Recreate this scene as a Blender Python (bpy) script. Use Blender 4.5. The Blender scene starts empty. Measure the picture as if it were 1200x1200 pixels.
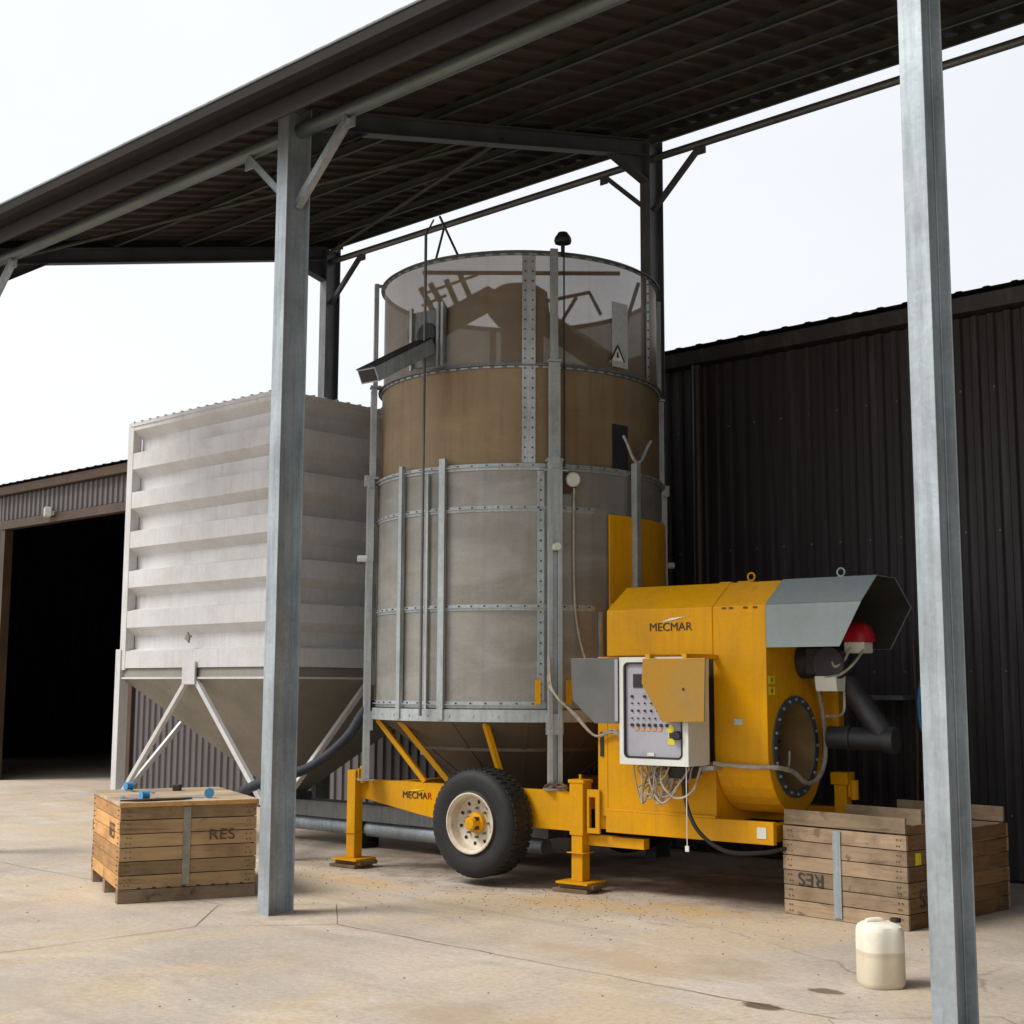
import bpy, math, random
from mathutils import Vector, Matrix
random.seed(7)
R = math.radians
scene = bpy.context.scene
C = scene.collection
PI = math.pi

# ------------------------------------------------------------------ mesh builder
class MB:
    def __init__(self):
        self.v = []; self.f = []; self.r = []
    def add(self, vs, fs, rnd=None):
        k = len(self.v); self.v += [tuple(p) for p in vs]
        q = random.random() if rnd is None else rnd
        for f in fs:
            self.f.append([i + k for i in f]); self.r.append(q)
    def box(self, x0, x1, y0, y1, z0, z1):
        vs = [(x, y, z) for x in (x0, x1) for y in (y0, y1) for z in (z0, z1)]
        self.add(vs, [(0,1,3,2),(4,6,7,5),(0,4,5,1),(2,3,7,6),(0,2,6,4),(1,5,7,3)])
        return self
    def obox(self, c, a, b, d):
        c, a, b, d = map(Vector, (c, a, b, d))
        vs = [c + a*i + b*j + d*k for i in (-1,1) for j in (-1,1) for k in (-1,1)]
        self.add(vs, [(0,1,3,2),(4,6,7,5),(0,4,5,1),(2,3,7,6),(0,2,6,4),(1,5,7,3)])
        return self
    def bar(self, p, q, w, h, up=(0,0,1)):
        p, q, up = Vector(p), Vector(q), Vector(up)
        d = (q - p); t = d.normalized(); s = t.cross(up)
        if s.length < 1e-4: s = t.cross(Vector((1,0,0)))
        s.normalize(); u = s.cross(t)
        return self.obox((p+q)/2, s*w/2, d/2, u*h/2)
    def frame(self, t):
        a = Vector((0,0,1)) if abs(t.z) < .9 else Vector((1,0,0))
        s = t.cross(a).normalized(); return s, t.cross(s).normalized()
    def tube(self, pts, r, n=12, cap=True, rs=None):
        pts = [Vector(p) for p in pts]; m = len(pts); vs = []; fs = []; s = None
        for i, p in enumerate(pts):
            t = (pts[min(i+1, m-1)] - pts[max(i-1, 0)]).normalized()
            if s is None: s, u = self.frame(t)
            else:
                s = (s - t*s.dot(t)).normalized(); u = t.cross(s)
            rr = rs[i] if rs else r
            for k in range(n):
                a = 2*PI*k/n; vs.append(p + (s*math.cos(a) + u*math.sin(a))*rr)
        for i in range(m-1):
            for k in range(n):
                k2 = (k+1) % n; fs.append((i*n+k, i*n+k2, (i+1)*n+k2, (i+1)*n+k))
        if cap: fs.append(tuple(range(n))[::-1]); fs.append(tuple((m-1)*n+k for k in range(n)))
        self.add(vs, fs); return self
    def lathe(self, prof, o=(0,0,0), ax=(0,0,1), n=48, a0=0, a1=2*PI, close=False):
        # prof: (radius, distance along axis) ; full circle or a sector
        o, ax = Vector(o), Vector(ax).normalized()
        if abs(ax.z) > .9: s, u = Vector((1,0,0)), Vector((0,1,0))
        else: s, u = self.frame(ax)
        full = abs(a1 - a0 - 2*PI) < 1e-6; cols = n if full else n + 1
        vs = []; fs = []; m = len(prof)
        for j in range(cols):
            a = a0 + (a1-a0)*j/n
            for (r, h) in prof: vs.append(o + ax*h + (s*math.cos(a) + u*math.sin(a))*r)
        for j in range(n):
            j2 = (j+1) % cols
            for i in range(m if close else m-1):
                i2 = (i+1) % m; fs.append((j*m+i, j2*m+i, j2*m+i2, j*m+i2))
        if not full and close:
            fs.append(tuple(range(m))); fs.append(tuple((cols-1)*m+i for i in range(m))[::-1])
        self.add(vs, fs); return self
    def ring(self, r0, r1, z0, z1, n=72, a0=0, a1=2*PI, **k):
        return self.lathe([(r0,z0),(r1,z0),(r1,z1),(r0,z1)], n=n, a0=a0, a1=a1, close=True, **k)
    def prism(self, poly, fn):
        # poly 2-D outline, fn(p, side) -> 3-D point for side 0 and 1
        n = len(poly); vs = [fn(p, 0) for p in poly] + [fn(p, 1) for p in poly]
        fs = [tuple(range(n))[::-1], tuple(range(n, 2*n))]
        for i in range(n):
            j = (i+1) % n; fs.append((i, j, n+j, n+i))
        self.add(vs, fs); return self
    def xprism(self, poly, x0, x1): return self.prism(poly, lambda p, s: (x1 if s else x0, p[0], p[1]))
    def yprism(self, poly, y0, y1): return self.prism(poly, lambda p, s: (p[0], y1 if s else y0, p[1]))
    def build(self, name, mat, parent=None, loc=(0,0,0), rot=(0,0,0), bevel=0, smooth=None, label=None):
        me = bpy.data.meshes.new(name)
        me.from_pydata(self.v, [], self.f)
        at = me.attributes.new('tone', 'FLOAT', 'FACE')
        at.data.foreach_set('value', self.r)
        me.materials.append(mat)
        import bmesh
        bm = bmesh.new(); bm.from_mesh(me)
        bmesh.ops.recalc_face_normals(bm, faces=bm.faces); bm.to_mesh(me); bm.free()
        if smooth:
            me.polygons.foreach_set('use_smooth', [True]*len(me.polygons))
            me.set_sharp_from_angle(angle=R(smooth))
        me.update()
        o = bpy.data.objects.new(name, me); C.objects.link(o)
        o.location = loc; o.rotation_euler = rot
        if parent: o.parent = parent
        if bevel:
            b = o.modifiers.new('bevel', 'BEVEL'); b.width = bevel; b.segments = 2
            b.limit_method = 'ANGLE'; b.angle_limit = R(40)
        if label: o['label'] = label
        return o

def empty(name, label, cat, loc=(0,0,0), rz=0, group=None):
    o = bpy.data.objects.new(name, None); C.objects.link(o); o.empty_display_size = .3
    o.location = loc; o.rotation_euler = (0,0,rz); o['label'] = label; o['category'] = cat
    if group: o['group'] = group
    return o
def tag(o, label, cat, group=None):
    o['label'] = label; o['category'] = cat
    if group: o['group'] = group
    return o
def copy_tree(o, parent=None):
    c = o.copy(); C.objects.link(c); c.parent = parent
    for ch in list(o.children): copy_tree(ch, c)
    return c
def spline(pts, n=8):
    P = [Vector(p) for p in pts]; P = [P[0]*2-P[1]] + P + [P[-1]*2-P[-2]]; out = []
    for i in range(1, len(P)-2):
        a, b, c, d = P[i-1:i+3]
        for k in range(n):
            t = k/n
            out.append(.5*((2*b) + (c-a)*t + (2*a-5*b+4*c-d)*t*t + (3*b-a-3*c+d)*t**3))
    out.append(P[-2]); return out

# ------------------------------------------------------------------ materials
def newmat(name):
    m = bpy.data.materials.new(name); m.use_nodes = True
    nt = m.node_tree; nt.nodes.clear()
    out = nt.nodes.new('ShaderNodeOutputMaterial'); b = nt.nodes.new('ShaderNodeBsdfPrincipled')
    nt.links.new(b.outputs[0], out.inputs[0])
    return m, nt, b, out
def N(nt, t, **kw):
    n = nt.nodes.new(t)
    for k, v in kw.items():
        if k.startswith('i_'):
            key = k[2:]; n.inputs[int(key) if key.isdigit() else key.replace('_', ' ')].default_value = v
        else: setattr(n, k, v)
    return n
def coord(nt, scale=(1,1,1), kind='Object'):
    tc = N(nt, 'ShaderNodeTexCoord'); mp = N(nt, 'ShaderNodeMapping'); mp.inputs['Scale'].default_value = scale
    nt.links.new(tc.outputs[kind], mp.inputs[0]); return mp.outputs[0]
def geo(nt, scale=(1,1,1)):
    g = N(nt, 'ShaderNodeNewGeometry'); mp = N(nt, 'ShaderNodeMapping'); mp.inputs['Scale'].default_value = scale
    nt.links.new(g.outputs['Position'], mp.inputs[0]); return mp.outputs[0]
def noise(nt, vec, scale, detail=4, rough=.55, dist=0):
    n = N(nt, 'ShaderNodeTexNoise'); n.inputs['Scale'].default_value = scale; n.inputs['Detail'].default_value = detail
    n.inputs['Roughness'].default_value = rough; n.inputs['Distortion'].default_value = dist
    nt.links.new(vec, n.inputs['Vector']); return n.outputs['Fac']
def ramp(nt, fac, stops, interp='LINEAR'):
    r = N(nt, 'ShaderNodeValToRGB'); r.color_ramp.interpolation = interp
    e = r.color_ramp.elements
    while len(e) < len(stops): e.new(.5)
    for i, (p, c) in enumerate(stops):
        e[i].position = p; e[i].color = (c, c, c, 1) if isinstance(c, (int, float)) else (*c, 1)
    nt.links.new(fac, r.inputs[0]); return r.outputs[0]
def mix(nt, fac, a, b, mode='MIX'):
    m = N(nt, 'ShaderNodeMix', data_type='RGBA', blend_type=mode)
    for s, v in ((0, fac), (6, a), (7, b)):
        if isinstance(v, bpy.types.NodeSocket): nt.links.new(v, m.inputs[s])
        elif s == 0: m.inputs[0].default_value = v
        else: m.inputs[s].default_value = (*v, 1)
    return m.outputs[2]
def mth(nt, op, a, b=None, clamp=False):
    m = N(nt, 'ShaderNodeMath', operation=op); m.use_clamp = clamp
    for s, v in ((0, a), (1, b)):
        if v is None: continue
        if isinstance(v, bpy.types.NodeSocket): nt.links.new(v, m.inputs[s])
        else: m.inputs[s].default_value = v
    return m.outputs[0]
def bump(nt, b, h, strength=.3, dist=.01):
    n = N(nt, 'ShaderNodeBump'); n.inputs['Strength'].default_value = strength; n.inputs['Distance'].default_value = dist
    nt.links.new(h, n.inputs['Height']); nt.links.new(n.outputs[0], b.inputs['Normal'])
def setc(nt, b, c):
    if isinstance(c, bpy.types.NodeSocket): nt.links.new(c, b.inputs['Base Color'])
    else: b.inputs['Base Color'].default_value = (*c, 1)
def tone(nt):
    a = N(nt, 'ShaderNodeAttribute', attribute_name='tone'); return a.outputs['Fac']

def metal_paint(name, col, dirt, rough=.45, metallic=0., amount=.35, scale=3., streak=True, fine=.08):
    """painted / bare sheet metal with patchy dirt and vertical run marks"""
    m, nt, b, out = newmat(name)
    p = coord(nt); ps = coord(nt, (9, 9, .6))
    n1 = noise(nt, p, scale, 6, .62); n2 = noise(nt, p, 45, 3, .6)
    d = ramp(nt, n1, [(.42, 0), (.72, 1)])
    c = mix(nt, mth(nt, 'MULTIPLY', d, amount), col, dirt)
    if streak:
        s = ramp(nt, noise(nt, ps, 2.2, 4, .6), [(.5, 0), (.75, 1)])
        c = mix(nt, mth(nt, 'MULTIPLY', s, amount*.8), c, dirt)
    c = mix(nt, fine, c, ramp(nt, n2, [(.3, tuple(x*.5 for x in col)), (.7, tuple(min(1, x*1.5) for x in col))]))
    if 'yellow' in name: b.inputs['Specular IOR Level'].default_value = .2
    setc(nt, b, c); b.inputs['Metallic'].default_value = metallic
    nt.links.new(ramp(nt, n1, [(.3, rough-.08), (.75, rough+.2)]), b.inputs['Roughness'])
    bump(nt, b, mth(nt, 'ADD', mth(nt, 'MULTIPLY', n1, 1.0), mth(nt, 'MULTIPLY', n2, .25)), .12, .01)
    return m
def galv(name, base=(.40,.44,.46), rough=.5, metallic=.35, dark=.62):
    m, nt, b, out = newmat(name)
    p = coord(nt); vo = N(nt, 'ShaderNodeTexVoronoi'); vo.inputs['Scale'].default_value = 42
    nt.links.new(p, vo.inputs['Vector'])
    sp = ramp(nt, vo.outputs['Color'], [(0, .9), (1, 1.06)])
    big = ramp(nt, noise(nt, p, 2.2, 6, .65), [(.35, 1.06), (.7, dark+.1)])
    st = ramp(nt, noise(nt, coord(nt, (14,14,.8)), 2.0, 5, .65), [(.45, 1.0), (.8, dark)])
    c = mix(nt, 1, mix(nt, 1, base, sp, 'MULTIPLY'), mix(nt, 1, big, st, 'MULTIPLY'), 'MULTIPLY')
    rust = ramp(nt, noise(nt, p, 6, 6, .7), [(.68, 0), (.8, 1)])
    c = mix(nt, mth(nt, 'MULTIPLY', rust, .35), c, (.22,.17,.11))
    setc(nt, b, c); b.inputs['Metallic'].default_value = metallic; b.inputs['Roughness'].default_value = rough
    bump(nt, b, noise(nt, p, 30, 3), .08, .004)
    return m
def wood(name, c0, c1, dark, along='x', grey=0.):
    m, nt, b, out = newmat(name)
    t = tone(nt)
    tc = N(nt, 'ShaderNodeTexCoord'); ad = N(nt, 'ShaderNodeVectorMath', operation='ADD')
    cx = N(nt, 'ShaderNodeCombineXYZ')
    for i in range(3): nt.links.new(mth(nt, 'MULTIPLY', t, (13., 7., 5.)[i]), cx.inputs[i])
    nt.links.new(tc.outputs['Object'], ad.inputs[0]); nt.links.new(cx.outputs[0], ad.inputs[1])
    mp = N(nt, 'ShaderNodeMapping'); mp.inputs['Scale'].default_value = (1.2, 14, 14) if along == 'x' else (14, 1.2, 14)
    nt.links.new(ad.outputs[0], mp.inputs[0])
    g = noise(nt, mp.outputs[0], 2.0, 8, .7, .6)
    mp2 = N(nt, 'ShaderNodeMapping'); mp2.inputs['Scale'].default_value = (3, 5, 5)
    nt.links.new(ad.outputs[0], mp2.inputs[0])
    knot = ramp(nt, noise(nt, mp2.outputs[0], 1.6, 2, .5, .8), [(.66, 0), (.74, 1)])
    stain = ramp(nt, noise(nt, ad.outputs[0], 2.6, 5, .65), [(.45, 0), (.75, 1)])
    c = mix(nt, ramp(nt, g, [(.3, 0), (.7, 1)]), c0, c1)
    c = mix(nt, mth(nt, 'MULTIPLY', ramp(nt, g, [(.58, 0), (.66, 1)]), .45), c, dark)
    c = mix(nt, mth(nt, 'MULTIPLY', knot, .6), c, dark)
    c = mix(nt, mth(nt, 'MULTIPLY', stain, .65), c, tuple(x*.8 for x in dark))
    c = mix(nt, 1, c, ramp(nt, t, [(0, .66), (1, 1.2)]), 'MULTIPLY')
    setc(nt, b, c); b.inputs['Roughness'].default_value = .82
    bump(nt, b, g, .4, .004)
    return m
def plain(name, col, rough=.6, metallic=0., var=.15, scale=8):
    m, nt, b, out = newmat(name)
    n = noise(nt, coord(nt), scale, 5, .6)
    c = mix(nt, 1, col, ramp(nt, n, [(.3, 1-var*1.5), (.7, 1+var)]), 'MULTIPLY')
    setc(nt, b, c); b.inputs['Roughness'].default_value = rough; b.inputs['Metallic'].default_value = metallic
    bump(nt, b, n, .1, .005)
    return m

M = {}
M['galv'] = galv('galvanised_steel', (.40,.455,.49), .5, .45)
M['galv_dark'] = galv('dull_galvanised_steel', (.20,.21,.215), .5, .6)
M['galv_ring'] = galv('galvanised_ring', (.46,.50,.51), .45, .5)
M['yellow'] = metal_paint('yellow_machine_paint', (.69,.325,.0), (.32,.17,.03), .42, 0, .42, 1.8)
M['grey_hood'] = metal_paint('grey_sheet', (.24,.285,.29), (.17,.20,.20), .5, .3, .3, 3, True)
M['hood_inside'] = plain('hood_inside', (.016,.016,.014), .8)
M['white_paint'] = plain('white_cabinet_paint', (.66,.68,.62), .4, 0, .06, 5)
M['panel_grey'] = plain('cabinet_panel', (.36,.36,.41), .5, 0, .08, 5)
M['door_grey'] = plain('cabinet_door', (.115,.118,.11), .45, 0, .12, 4)
M['black'] = plain('black_paint', (.012,.012,.013), .5)
M['rubber'] = plain('tyre_rubber', (.012,.012,.014), .7, 0, .3, 12)
M['rim'] = metal_paint('cream_wheel_rim', (.62,.56,.44), (.30,.16,.07), .5, 0, .55, 9, False)
M['bin'] = metal_paint('pale_bin_paint', (.61,.615,.63), (.36,.33,.26), .5, .15, .36, 2.3, True, .10)
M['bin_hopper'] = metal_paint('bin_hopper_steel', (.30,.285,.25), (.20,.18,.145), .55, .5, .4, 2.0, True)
M['cone'] = metal_paint('dark_cone_steel', (.12,.105,.085), (.17,.085,.03), .55, .3, .5, 3, True)
M['roof'] = metal_paint('canopy_sheet_underside', (.046,.036,.031), (.022,.018,.017), .6, .1, .4, 1.2, False)
M['purlin'] = plain('purlin_steel', (.055,.06,.047), .6, .2, .2, 3)
M['gutter'] = plain('canopy_gutter', (.012,.009,.008), .7, .1, .2, 3)
M['rafter'] = plain('rafter_steel', (.075,.078,.08), .55, .2, .2, 3)
M['pipe'] = metal_paint('eave_tube', (.125,.15,.15), (.08,.095,.095), .42, .45, .4, 1.6, False)
M['hose'] = plain('dark_hose', (.020,.026,.036), .7, 0, .2, 10)
M['blue'] = plain('blue_plastic', (.05,.27,.52), .4, 0, .1, 10)
M['red'] = plain('red_plastic', (.42,.008,.018), .35, 0, .1, 8)
M['lime'] = plain('yellow_sticker', (.75,.62,.02), .5, 0, .1, 8)
M['sticker'] = plain('pale_sticker', (.45,.48,.5), .5, 0, .12, 30)
M['cable'] = plain('pale_cable', (.36,.32,.26), .6, 0, .25, 20)
M['dark_metal'] = plain('dark_metal', (.03,.03,.034), .5, .3, .25, 5)
M['burner'] = plain('burner_duct', (.05,.05,.054), .5, .4, .3, 4)
M['rust'] = plain('rusty_frame', (.12,.062,.03), .8, 0, .3, 6)
M['dusty'] = metal_paint('dusty_inlet', (.20,.12,.04), (.07,.05,.03), .7, 0, .7, 5, False)
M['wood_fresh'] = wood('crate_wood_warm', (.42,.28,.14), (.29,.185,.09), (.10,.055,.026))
M['wood_fresh_y'] = wood('crate_wood_sunlit_side', (.62,.34,.12), (.45,.23,.08), (.18,.09,.04), 'y')  # end planks brighter and more orange, sunlight put into the colour
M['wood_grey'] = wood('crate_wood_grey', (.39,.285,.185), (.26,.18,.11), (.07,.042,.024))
M['wood_grey_y'] = wood('crate_wood_shaded_side', (.25,.14,.055), (.16,.085,.035), (.05,.028,.014), 'y')  # end planks darker than the front, that side's shade put into the colour
M['ply'] = wood('crate_lid_board', (.50,.385,.26), (.36,.27,.18), (.13,.075,.045))
M['block'] = wood('block_wood', (.25,.16,.08), (.16,.10,.05), (.07,.04,.02))
M['stencil'] = plain('stencil_ink', (.05,.04,.032), .9)
M['faded'] = plain('faded_stencil_ink', (.11,.07,.04), .9, 0, .5, 40)
M['lamp_glass'] = plain('lamp_glass', (.75,.76,.75), .2)

# perforated drum sheet: steel pierced with fine slots, grain dust behind it
def perforated(name, col, col2, alpha, grain=(.20,.135,.06)):
    m, nt, b, out = newmat(name)
    p = coord(nt)
    n1 = noise(nt, coord(nt, (1,1,.5)), 2.0, 6, .6); n2 = noise(nt, coord(nt, (150,150,220)), 1.0, 2, .6)
    st = noise(nt, coord(nt, (6,6,.35)), 1.6, 5, .6)
    c = mix(nt, ramp(nt, n1, [(.38, 0), (.62, 1)]), col, col2)
    c = mix(nt, mth(nt, 'MULTIPLY', ramp(nt, st, [(.45, 0), (.7, 1)]), .6), c, grain)
    cl = ramp(nt, noise(nt, coord(nt, (.8,.8,2.2)), 1.7, 5, .6, .5), [(.45, 0), (.68, 1)])
    c = mix(nt, mth(nt, 'MULTIPLY', cl, .4), c, tuple(min(1, x*1.7+.03) for x in col))
    sp = N(nt, 'ShaderNodeSeparateXYZ'); nt.links.new(p, sp.inputs[0])
    an = mth(nt, 'ARCTAN2', sp.outputs[1], sp.outputs[0])
    w1 = mth(nt, 'MULTIPLY', mth(nt, 'SINE', mth(nt, 'MULTIPLY', an, 380)), mth(nt, 'SINE', mth(nt, 'MULTIPLY', sp.outputs[2], 290)))
    w1 = mth(nt, 'MULTIPLY_ADD', w1, .5); w1.node.inputs[2].default_value = .5
    pan = ramp(nt, mth(nt, 'FRACT', mth(nt, 'MULTIPLY', mth(nt, 'ADD', an, 4.0), 1.4)), [(0, .90), (.03, 1.03), (.97, 1.0), (1, .88)])
    c = mix(nt, 1, c, mix(nt, 1, ramp(nt, w1, [(.2, .78), (.8, 1.16)]), pan, 'MULTIPLY'), 'MULTIPLY')
    c = mix(nt, .22, c, ramp(nt, n2, [(.35, tuple(x*.45 for x in col)), (.65, tuple(x*1.6 for x in col))]))
    setc(nt, b, c); b.inputs['Metallic'].default_value = .45
    nt.links.new(ramp(nt, n1, [(.3, .42), (.7, .6)]), b.inputs['Roughness'])
    bump(nt, b, n2, .25, .004)
    if alpha:
        tr = N(nt, 'ShaderNodeBsdfTransparent'); mx = N(nt, 'ShaderNodeMixShader')
        nt.links.new(ramp(nt, mth(nt, 'ADD', mth(nt, 'MULTIPLY', n1, .3), mth(nt, 'MULTIPLY', w1, .7)), [(.25, alpha*.45), (.8, alpha*1.7)]), mx.inputs[0])
        nt.links.new(b.outputs[0], mx.inputs[1]); nt.links.new(tr.outputs[0], mx.inputs[2])
        nt.links.new(mx.outputs[0], out.inputs[0])
    return m
M['perf_low'] = perforated('perforated_steel_lower', (.295,.292,.272), (.23,.225,.205), 0, (.22,.18,.12))
M['perf_mid'] = perforated('perforated_steel_middle', (.225,.16,.085), (.30,.225,.14), 0, (.19,.11,.035))
M['perf_top'] = perforated('perforated_steel_open', (.19,.15,.10), (.24,.195,.14), .185)

# corrugated brown sheet of the shed, darkened for the canopy's shade, with pale run-off streaks
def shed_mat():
    m, nt, b, out = newmat('shade_darkened_sheet')
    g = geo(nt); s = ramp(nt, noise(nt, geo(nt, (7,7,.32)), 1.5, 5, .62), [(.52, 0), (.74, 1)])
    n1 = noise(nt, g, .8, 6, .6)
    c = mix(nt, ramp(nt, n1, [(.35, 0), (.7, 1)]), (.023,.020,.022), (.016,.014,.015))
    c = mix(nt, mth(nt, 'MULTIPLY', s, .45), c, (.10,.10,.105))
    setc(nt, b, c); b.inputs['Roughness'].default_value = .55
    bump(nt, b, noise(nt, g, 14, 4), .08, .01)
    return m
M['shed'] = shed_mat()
M['shed_pale'] = metal_paint('lit_corrugated_sheet', (.105,.094,.098), (.06,.052,.052), .5, .05, .4, .9, True)  # same cladding, in the tone of its lit stretch
M['shed_dark'] = plain('shed_inside', (.025,.022,.022), .9)
M['brown_trim'] = plain('brown_trim', (.06,.034,.019), .55, 0, .25, 2)

# ground concrete
def ground_mat():
    m, nt, b, out = newmat('yard_concrete')
    g = geo(nt)
    big = noise(nt, g, .35, 7, .62, .4); mid = noise(nt, g, 1.7, 7, .65, .3); fine = noise(nt, g, 26, 6, .7)
    blotch = noise(nt, geo(nt, (1,.45,1)), .9, 6, .6, .8)
    c = mix(nt, ramp(nt, big, [(.36, 0), (.64, 1)]), (.55,.47,.38), (.41,.355,.305))
    c = mix(nt, mth(nt, 'MULTIPLY', ramp(nt, blotch, [(.44, 0), (.6, 1)]), .7), c, (.54,.42,.275))
    pale = ramp(nt, noise(nt, geo(nt, (.7,1.3,1)), .8, 6, .6, 1.2), [(.52, 0), (.66, 1)])
    c = mix(nt, mth(nt, 'MULTIPLY', pale, .5), c, (.62,.56,.50))
    c = mix(nt, mth(nt, 'MULTIPLY', ramp(nt, mid, [(.5, 0), (.72, 1)]), .5), c, (.30,.255,.215))
    c = mix(nt, 1, c, ramp(nt, fine, [(.28, .76), (.72, 1.16)]), 'MULTIPLY')
    c = mix(nt, 1, c, ramp(nt, noise(nt, g, 110, 3, .7), [(.3, .84), (.7, 1.12)]), 'MULTIPLY')
    tyre = ramp(nt, noise(nt, geo(nt, (.25,3.2,1)), 1.3, 5, .6, .6), [(.55, 0), (.68, 1)])
    c = mix(nt, mth(nt, 'MULTIPLY', tyre, .28), c, (.24,.205,.175))
    specks = ramp(nt, noise(nt, g, 60, 2, .5), [(.70, 0), (.76, 1)])
    c = mix(nt, mth(nt, 'MULTIPLY', specks, .4), c, (.14,.10,.07))
    # hairline cracks
    vo = N(nt, 'ShaderNodeTexVoronoi', feature='DISTANCE_TO_EDGE'); vo.inputs['Scale'].default_value = .21
    wv = N(nt, 'ShaderNodeVectorMath', operation='ADD')
    nz = N(nt, 'ShaderNodeTexNoise'); nz.inputs['Scale'].default_value = 1.1; nz.inputs['Detail'].default_value = 6
    nt.links.new(g, nz.inputs['Vector']); sc = N(nt, 'ShaderNodeVectorMath', operation='SCALE'); sc.inputs['Scale'].default_value = .9
    nt.links.new(nz.outputs['Color'], sc.inputs[0])
    nt.links.new(g, wv.inputs[0]); nt.links.new(sc.outputs[0], wv.inputs[1]); nt.links.new(wv.outputs[0], vo.inputs['Vector'])
    crack = ramp(nt, vo.outputs['Distance'], [(0, 1), (.0016, 0)])
    crack = mth(nt, 'MULTIPLY', crack, ramp(nt, mid, [(.42, 0), (.6, .6)]))
    c = mix(nt, crack, c, (.12,.10,.08))
    # stains, and darker patches under the machine, each with its own place: (x, y, rx, ry, colour, strength, ragged)
    sep = N(nt, 'ShaderNodeSeparateXYZ'); nt.links.new(g, sep.inputs[0])
    for (x, y, rx, ry, col, st, rg) in [
        (-3.93, 6.14, .13, .075, (.10,.065,.03), .92, .35), (-3.87, 6.67, .11, .07, (.12,.08,.045), .85, .5),
        (-6.7, 8.05, .75, .30, (.50,.34,.15), .6, 1.2), (-5.95, 8.30, .55, .40, (.54,.35,.14), .65, 1.2),
        (-8.9, 7.7, .7, .25, (.55,.36,.16), .6, 1.2), (-5.2, 6.6, 1.0, .22, (.42,.31,.20), .6, 1.2),
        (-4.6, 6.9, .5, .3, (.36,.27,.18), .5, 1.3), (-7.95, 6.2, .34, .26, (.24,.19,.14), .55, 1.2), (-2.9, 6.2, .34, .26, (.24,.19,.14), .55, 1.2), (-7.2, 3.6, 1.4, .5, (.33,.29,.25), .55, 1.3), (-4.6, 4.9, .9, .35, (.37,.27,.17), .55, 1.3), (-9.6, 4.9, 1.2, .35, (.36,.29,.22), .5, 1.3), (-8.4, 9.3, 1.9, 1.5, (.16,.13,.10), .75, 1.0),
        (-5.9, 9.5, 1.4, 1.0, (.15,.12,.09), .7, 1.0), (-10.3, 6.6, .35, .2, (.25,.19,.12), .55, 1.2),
        (-16, 10.3, 2.6, .5, (.34,.25,.15), .5, 1.3), (-12.3, 8.9, 1.2, .5, (.26,.19,.12), .6, 1.2)]:
        dx = mth(nt, 'DIVIDE', mth(nt, 'SUBTRACT', sep.outputs[0], x), rx)
        dy = mth(nt, 'DIVIDE', mth(nt, 'SUBTRACT', sep.outputs[1], y), ry)
        r2 = mth(nt, 'ADD', mth(nt, 'MULTIPLY', dx, dx), mth(nt, 'MULTIPLY', dy, dy))
        r2 = mth(nt, 'ADD', r2, mth(nt, 'MULTIPLY', mth(nt, 'SUBTRACT', noise(nt, g, 3.5 if rx > .3 else 14, 5, .65), .5), rg*3))
        msk = ramp(nt, r2, [(.55, st), (1.0, 0)] if rg < .8 else [(.1, st), (1.0, 0)])
        c = mix(nt, msk, c, col)
    setc(nt, b, c)
    nt.links.new(ramp(nt, mid, [(.3, .78), (.7, .92)]), b.inputs['Roughness'])
    h = mth(nt, 'ADD', mth(nt, 'MULTIPLY', fine, .35), mth(nt, 'SUBTRACT', mid, mth(nt, 'MULTIPLY', crack, 1.5)))
    bump(nt, b, h, .22, .012)
    return m
M['ground'] = ground_mat()
M['joint'] = plain('joint_filler', (.17,.135,.105), .9)

for k_ in ('gutter','roof','purlin'):
    for n_ in M[k_].node_tree.nodes:
        if n_.type == 'BSDF_PRINCIPLED': n_.inputs['Specular IOR Level'].default_value = .22
def text(name, body, mat, parent, loc, rot, size, extrude=.0015, fat=0, xs=1, label=None):
    cu = bpy.data.curves.new(name, 'FONT'); cu.body = body; cu.size = size; cu.extrude = extrude; cu.offset = fat
    cu.align_x = 'CENTER'; cu.align_y = 'CENTER'
    o = bpy.data.objects.new('tmp', cu); C.objects.link(o)
    dg = bpy.context.evaluated_depsgraph_get(); dg.update()
    me = bpy.data.meshes.new_from_object(o.evaluated_get(dg)); bpy.data.objects.remove(o)
    me.materials.clear(); me.materials.append(mat)
    t = bpy.data.objects.new(name, me); C.objects.link(t); t.parent = parent
    t.location = loc; t.rotation_euler = rot; t.scale = (xs, 1, 1)
    if label: t['label'] = label
    return t

# ------------------------------------------------------------------ ground
g = MB(); g.add([(-300,-300,0),(300,-300,0),(300,300,0),(-300,300,0)], [(0,1,2,3)])
o = g.build('ground', M['ground']); o['kind'] = 'structure'
j = MB()
def joint(a, b, w=.008, wob=.012):
    a, b = Vector((*a, .004)), Vector((*b, .004)); n = max(2, int((b-a).length/.22)); d = (b-a).normalized()
    s = Vector((-d.y, d.x, 0)); pts = []
    for i in range(n+1):
        p = a + (b-a)*i/n + s*random.uniform(-wob, wob)*(0 if i in (0, n) else 1); ww = w*random.uniform(.35, .9)/2
        pts += [p - s*ww, p + s*ww]
    j.add(pts, [(2*i, 2*i+2, 2*i+3, 2*i+1) for i in range(n)])
for cx in (-13.0, -7.95, -2.92, 2.1):
    W_, E_, S_, N_ = (cx-.62, 6.12), (cx+.63, 6.2), (cx+.02, 5.48), (cx-.03, 6.75)
    for a, b in ((S_, W_), (S_, E_), (E_, N_), (N_, W_)): joint(a, b, .007, .004)
    joint(S_, (cx-.08, 3.9), .009); joint((cx-.08, 3.9), (cx-.1, -4), .009)
    joint(E_, (cx+5.05-.62, 6.16), .010)
joint((-13.6, 6.12), (-30, 6.0), .009)
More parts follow.
